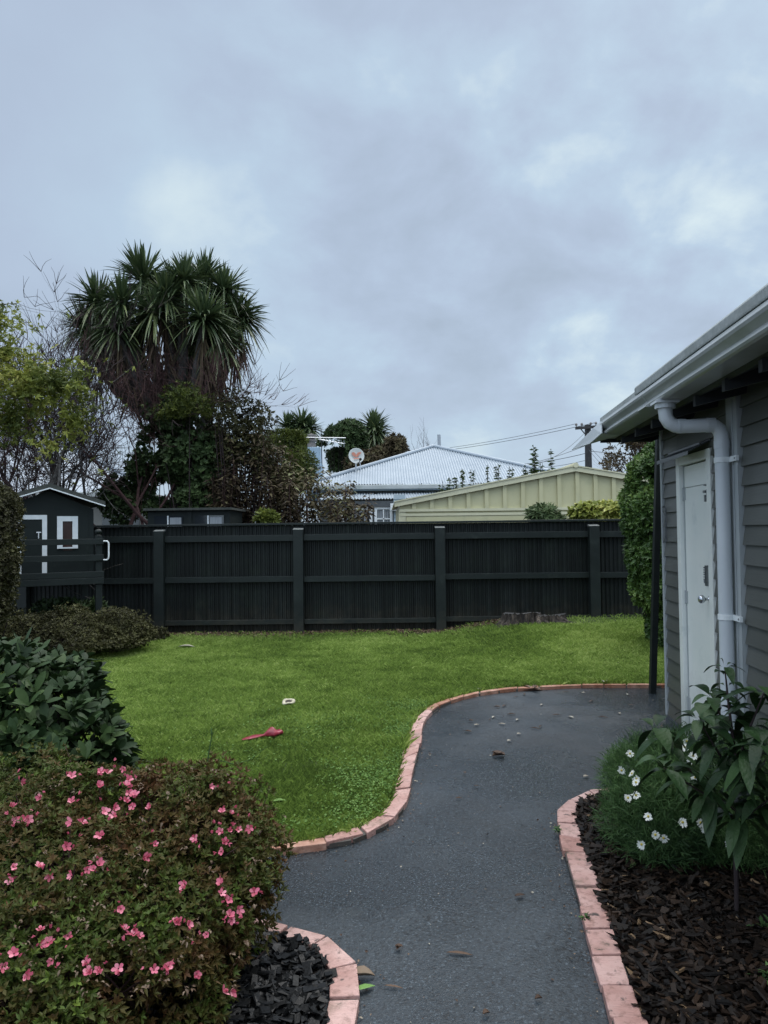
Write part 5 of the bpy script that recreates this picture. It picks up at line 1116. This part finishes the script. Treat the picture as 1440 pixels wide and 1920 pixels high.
Pp = np.concatenate([Pp, tp[(tp[:, 2] > 2.4)]]); A = unit(UP*.7+.7*g.normal(size=Pp.shape)); r = .42+.9*(vn(Pp, 1.6)-.5)+.12*g.normal(size=len(Pp))+.10*ss(2.5, 5, Pp[:, 2])
b = B(); whorls(b, Pp, A, 5, .085, .032, .9, r, 'strip', 5, ts=(0,.45,1), prof=(.2,1,.1), fold=.15, droop=.25); b.build('crown', M['leafyel'], t)

# ---- bare trees
for (nm, px, Y, L, dd_, r0, dep, sd_, label, mt, n0, kd, lean) in (
    ('bare_tree', 160, 14.5, 2.0, 0, .14, 5, 411, 'bare grey branched tree standing right behind the playhouse roof', 'bark', 1, 3, (-.05,0,1)),
    ('bare_tree', 70, 16.0, 2.2, 0, .09, 5, 412, 'bare tree with fine upright twigs rising behind the yellow green tree', 'twig', 2, 3, (-.2,0,1)),
    ('bare_tree', 235, 14.0, 2.15, 0, .08, 5, 413, 'bare reddish twigged tree leaning in front of the large cabbage tree', 'twigr', 2, 3, (.12,0,1)),
    ('bare_tree', 115, 15.0, 2.2, 0, .10, 5, 414, 'dark bare tree forking low behind the left slope of the playhouse roof', 'twig', 2, 3, (-.45,0,1))):
    bx = P(px, 960, Y)[0]; t = thing(nm, label, 'bare tree', (bx, Y, 0)); b, tips = woody((bx,Y,0), lean, L*.84, r0, dep, sd_, kd, .5, .10, n0, .74, wob=.12)
    b.build('trunk', M[mt], t)
    g = np.random.default_rng(sd_); b = B(); fin = [q for q in tips if q[2] <= 1 and q[0][2] > 2.3]
    for p, d, dp_ in fin:
        for j in range(3):
            d2 = unit(d+g.normal(size=3)*.45); p2 = p; pts = [p2]
            for s in range(3): d2 = unit(d2+g.normal(size=3)*.15+UP*.06); p2 = p2+d2*.14; pts.append(p2)
            b.tube(pts, [.0065,.005,.004,.0025], 3, cap=False)
    b.build('twigs', M[mt if mt != 'bark' else 'twig'], t)

# ---- dark round leaved shrub tree and bronze shrubs behind the fence
shrub('dark_tree', 'dark green round leaved tree in front of the cabbage tree trunk', 'tree', (P(330,960,15.3)[0],15.3,0), [bl(340,860,15.3,72,80,.7), bl(325,800,15.3,50,52,.6), bl(385,880,15.3,48,70,.6), bl(300,910,15.3,56,60,.6), bl(360,940,15.1,80,50,.6), bl(262,890,15.3,34,58,.5), bl(225,930,15.1,40,44,.5), bl(290,840,15.1,40,50,.5), bl(400,830,15.4,26,34,.4)], 7600, 5, .095, .06, 'leafdk', 421, shell=.8, lump=.45, lscale=1.8, upbias=.2, rb=.45, rgain=.7, cl=(.5,1.0), stems=30, gap=.36, gscale=2.2)
shrub('yellow_tree_top', 'yellowish green small leaved treetop below the large cabbage tree', 'tree', (P(360,960,14.6)[0],14.6,0), [bl(345,750,14.6,50,22,.5), bl(385,760,14.6,26,22,.4), bl(330,770,14.6,40,20,.4)], 900, 5, .07, .026, 'leafyel', 422, shell=.9, lump=.5, lscale=2.5, upbias=.4, rb=.14, rgain=.5, stems=6, gap=.45, gscale=3)
shrub('open_tree', 'open small leaved grey green tree between cabbage tree and small palms', 'tree', (P(455,960,14.8)[0],14.8,0), [bl(425,775,14.8,46,36,.5), bl(470,800,14.8,36,40,.5), bl(440,840,14.8,50,52,.5), bl(400,800,14.8,30,50,.5), bl(490,860,14.8,28,50,.4)], 2600, 4, .08, .034, 'lowshrub', 423, shell=.95, lump=.4, lscale=2, upbias=.1, rb=.35, rgain=.5, stems=130, gap=.43, gscale=2.4, stemmat='twig')
shrub('olive_tree', 'olive brown feathery tree beside the blue chimney', 'tree', (P(540,960,17)[0],17,0), [bl(535,840,17,42,40,.6), bl(555,880,17,38,46,.6), bl(520,890,17,38,50,.6), bl(555,825,17,24,22,.4)], 3400, 5, .09, .022, 'leafyel', 424, shell=.8, lump=.3, lscale=2, upbias=-.1, rb=.14, rgain=.35, stems=60, gap=.33, gscale=2)
g = np.random.default_rng(431)
cans = [(425,960,870,16,'bronze leaved cane shrub next to the dark green round leaved tree'),(462,960,800,26,'tallest bronze leaved cane shrub among those behind the dark fence'),(500,960,832,26,'bronze cane shrub below the left small cabbage tree'),(538,960,866,28,'bronze cane shrub above the patch of bright green leaves'),(575,960,862,28,'bronze cane shrub in front of the blue chimney'),(612,960,903,26,'bronze cane shrub with leafy tips against the pale roof'),(648,960,900,20,'outermost bronze cane shrub nearest the bungalow window')]
for i, (px, pyb, pyt, wpx, label) in enumerate(cans):
    Y = 14.4+.2*(i % 3); bx = P(px, 960, Y)[0]; t = thing('cane_shrub', label, 'shrub', (bx, Y, 0), 0, 'bronze leaved cane shrubs behind the dark fence')
    b = B(); lf = B()
    for s in range(14):
        top = P(px+g.normal()*wpx*1.2, pyt+abs(g.normal())*30, Y+g.normal()*.25); b0 = np.array([bx+g.normal()*.15, Y+g.normal()*.15, 0]); u = np.linspace(0, 1, 8)[:, None]; md = (b0+top)/2+g.normal(size=3)*.1
        pts = b0*(1-u)**2+2*md*u*(1-u)+top*u*u; b.tube(pts, np.linspace(.012, .004, 8), 4, cap=False)
        nL = 110; tt = np.sort(.30+.70*g.random(nL)); q = b0*(1-tt[:, None])**2+2*md*tt[:, None]*(1-tt[:, None])+top*tt[:, None]**2; a = np.arange(nL)*2.4+g.random(); D = unit(np.stack([np.cos(a), np.sin(a), .25+.3*g.normal(size=nL)], -1))
        q = q+D*g.random(nL)[:, None]*.12
        strips(lf, q, D, unit(UP+.8*g.normal(size=D.shape)), .115*(.7+.6*g.random(nL)), .050, ts=(0,.45,1), prof=(.25,1,.06), fold=.12, droop=.55, rnd=.38+.8*(vn(q, 1.3)-.5)+.2*g.normal(size=nL))
    b.build('canes', M['twigr'], t); lf.build('leaves', M['leafred'], t)
shrub('green_shrub', 'small bright green leafy patch peeping over the fence between brown plants', 'shrub', (P(503,985,12.9)[0],12.9,0), [bl(503,972,12.9,18,10,.2)], 260, 5, .075, .045, 'leafyel', 441, shell=.9, upbias=.5, lump=.5, rb=.38, rgain=.4, stems=8)
for i, (px, py, w, h, label, mt, rb_, Y) in enumerate(((1020,963,30,18,'dark green narrow leaved shrub peeping over the fence before the garage','leafdk',.62,12.9),(1100,962,34,16,'yellow green round leaved shrub peeping over the fence before the garage','leafyel',.62,12.8),(1148,958,30,16,'pale lime leafed shrub over the fence touching the tall hedge','leafyel',.72,12.8))):
    shrub('shrub_over_fence', label, 'shrub', (P(px,985,Y)[0],Y,0), [bl(px,py,Y,w,h,.3), bl(px+8,py+20,Y,w*1.1,h*1.3,.3)], 900, 5, .10 if i == 0 else .085, .026 if i == 0 else .062, mt, 450+i, shell=.6, upbias=.5, lump=.3, lscale=4, rb=rb_, rgain=.5, cl=(.5,4), stems=14, mode='strip', ts=(0,.45,1), prof=(.2,1,.1), droop=.2)
# tall weeds behind the garage roof
wd = [(600,1000,835,1.0),(632,1004,872,.6)]
g = np.random.default_rng(461)
for i, (px, pt, pb2, sc_, label) in enumerate(((1000,836,880,1.2,'tallest leafy weed stalk behind the garage roof, with forked top'),(1033,842,876,1.0,'tall leafy weed stalk nearest the garage ridge'),(1017,868,884,.8,'short weed stalk between the two tall ones behind the garage roof'),(985,872,888,1.0,'bushy short weed left of the tallest stalk behind the garage roof'),(955,874,898,.8,'weed stalk leaning slightly behind the middle of the garage roof slope'),(935,870,900,.9,'upright weed stalk in front of the right side of the pale hip roof'),(914,872,903,.6,'thin twisting weed stalk beside a thicker upright one'),(883,880,908,.8,'weed stalk right of a matching one low on the garage roof slope'),(868,879,912,.8,'weed stalk left of a matching one low on the garage roof slope'),(843,897,915,1.0,'bushy dark weed low on the garage roof slope'),(856,900,915,.8,'small bushy weed tucked beside the dark one on the low roof slope'),(830,902,920,.6,'outermost sparse weed at the low end of the garage roof'))):
    Y = 22.6; top = P(px, pt, Y); bs = P(px, pb2+45, Y); t = thing('tall_weed', label, 'weed', tuple(bs*[1,1,0]), 0, 'tall weeds behind the garage roof')
    b = B(); lf = B()
    for s in range(3 if i in (0, 3, 9) else 2):
        tp_ = top+g.normal(size=3)*[.10*sc_,.1,.08]*(s > 0)-UP*(.12*s); b.tube([bs*[1,1,0], bs, tp_], [.014,.012,.006], 4); n = 42; tt = np.sort(g.random(n)); q = bs*(1-tt[:, None])+tp_*tt[:, None]; a = np.arange(n)*2.4
        D = unit(np.stack([np.cos(a), np.sin(a), .35+0*a], -1)); strips(lf, q, D, unit(UP+.9*g.normal(size=D.shape)), .19*sc_*(1.15-.6*tt), .07, ts=(0,.45,1), prof=(.3,1,.06), droop=.3, rnd=.3+.3*g.random(n))
    b.build('stem', M['twig'], t); lf.build('leaves', M['leafdk'], t)
# far dark trees
shrub('round_tree', 'dark rounded tree between two small cabbage trees behind the bungalow', 'tree', (P(640,960,34)[0],34,0), [bl(655,815,34,30,24,1), bl(625,818,34,20,20,.8), bl(680,835,34,14,22,.6), bl(640,850,34,44,40,1), bl(612,850,34,24,30,.8)], 3600, 5, .17, .08, 'leafdk', 471, shell=.75, lump=.35, lscale=.9, upbias=.2, rb=.38, rgain=.6, cl=(.5,.5), stems=60, gap=.48, gscale=1.1)
shrub('far_tree', 'dark brownish treetop low behind the hip roof edge', 'tree', (P(738,960,33)[0],33,0), [bl(742,838,33,20,20,.7), bl(725,855,33,30,20,.7), bl(700,870,33,50,22,.8)], 2200, 5, .17, .08, 'leafred', 472, shell=.85, lump=.35, lscale=1, rb=.45, rgain=.5, stems=40, gap=.40, gscale=1.2)
bx = P(777,860,33)[0]; t = thing('far_bare_tree', 'small bare treetop left of the hip roof apex', 'bare tree', (bx,33,0)); b, tips = woody((bx,33,2.2), (0,0,1), 1.6, .07, 4, 473, 3, .55, .1, 2); b.build('trunk', M['twig'], t)
b = B(); b.tube([(bx,33,0),(bx,33,2.3)], .1, 6); b.build('lower_trunk', M['twig'], t)
# dark purple tree behind hedge at the right
bx = P(1215,900,17)[0]; t = thing('purple_tree', 'sparse dark purple leaved tree seen between hedge and house eaves', 'tree', (bx,17,0))
b, tips = woody((bx,17,0), (-.02,0,1), 1.05, .07, 5, 481, 3, .5, .12, 2, .74); b.build('trunk', M['twig'], t)
g = np.random.default_rng(7); Pp, Nn, De = blob_points([bl(1185,830,17,45,34,.8), bl(1225,800,17,50,60,.8), bl(1150,868,17,24,16,.5), bl(1240,850,17,50,50,.8)], 1500, .95, .4, 1.5, 482, 0, .42, 2)
A = unit(UP*.5+.8*g.normal(size=Pp.shape)); b = B(); whorls(b, Pp, A, 4, .085, .034, .9, .15+.25*g.random(len(Pp)), 'diamond', 5); b.build('crown', M['leafred'], t)
b = B()
for i in range(170):
    q = Pp[g.integers(len(Pp))]; r0 = np.array([bx+g.normal()*.1, 17, 2.2]); md = (q+r0)/2+g.normal(size=3)*.15; u = np.linspace(0, 1, 6)[:, None]; b.tube(r0*(1-u)**2+2*md*u*(1-u)+q*u*u, np.linspace(.018,.004,6), 3, cap=False)
b.build('branches', M['twig'], t)
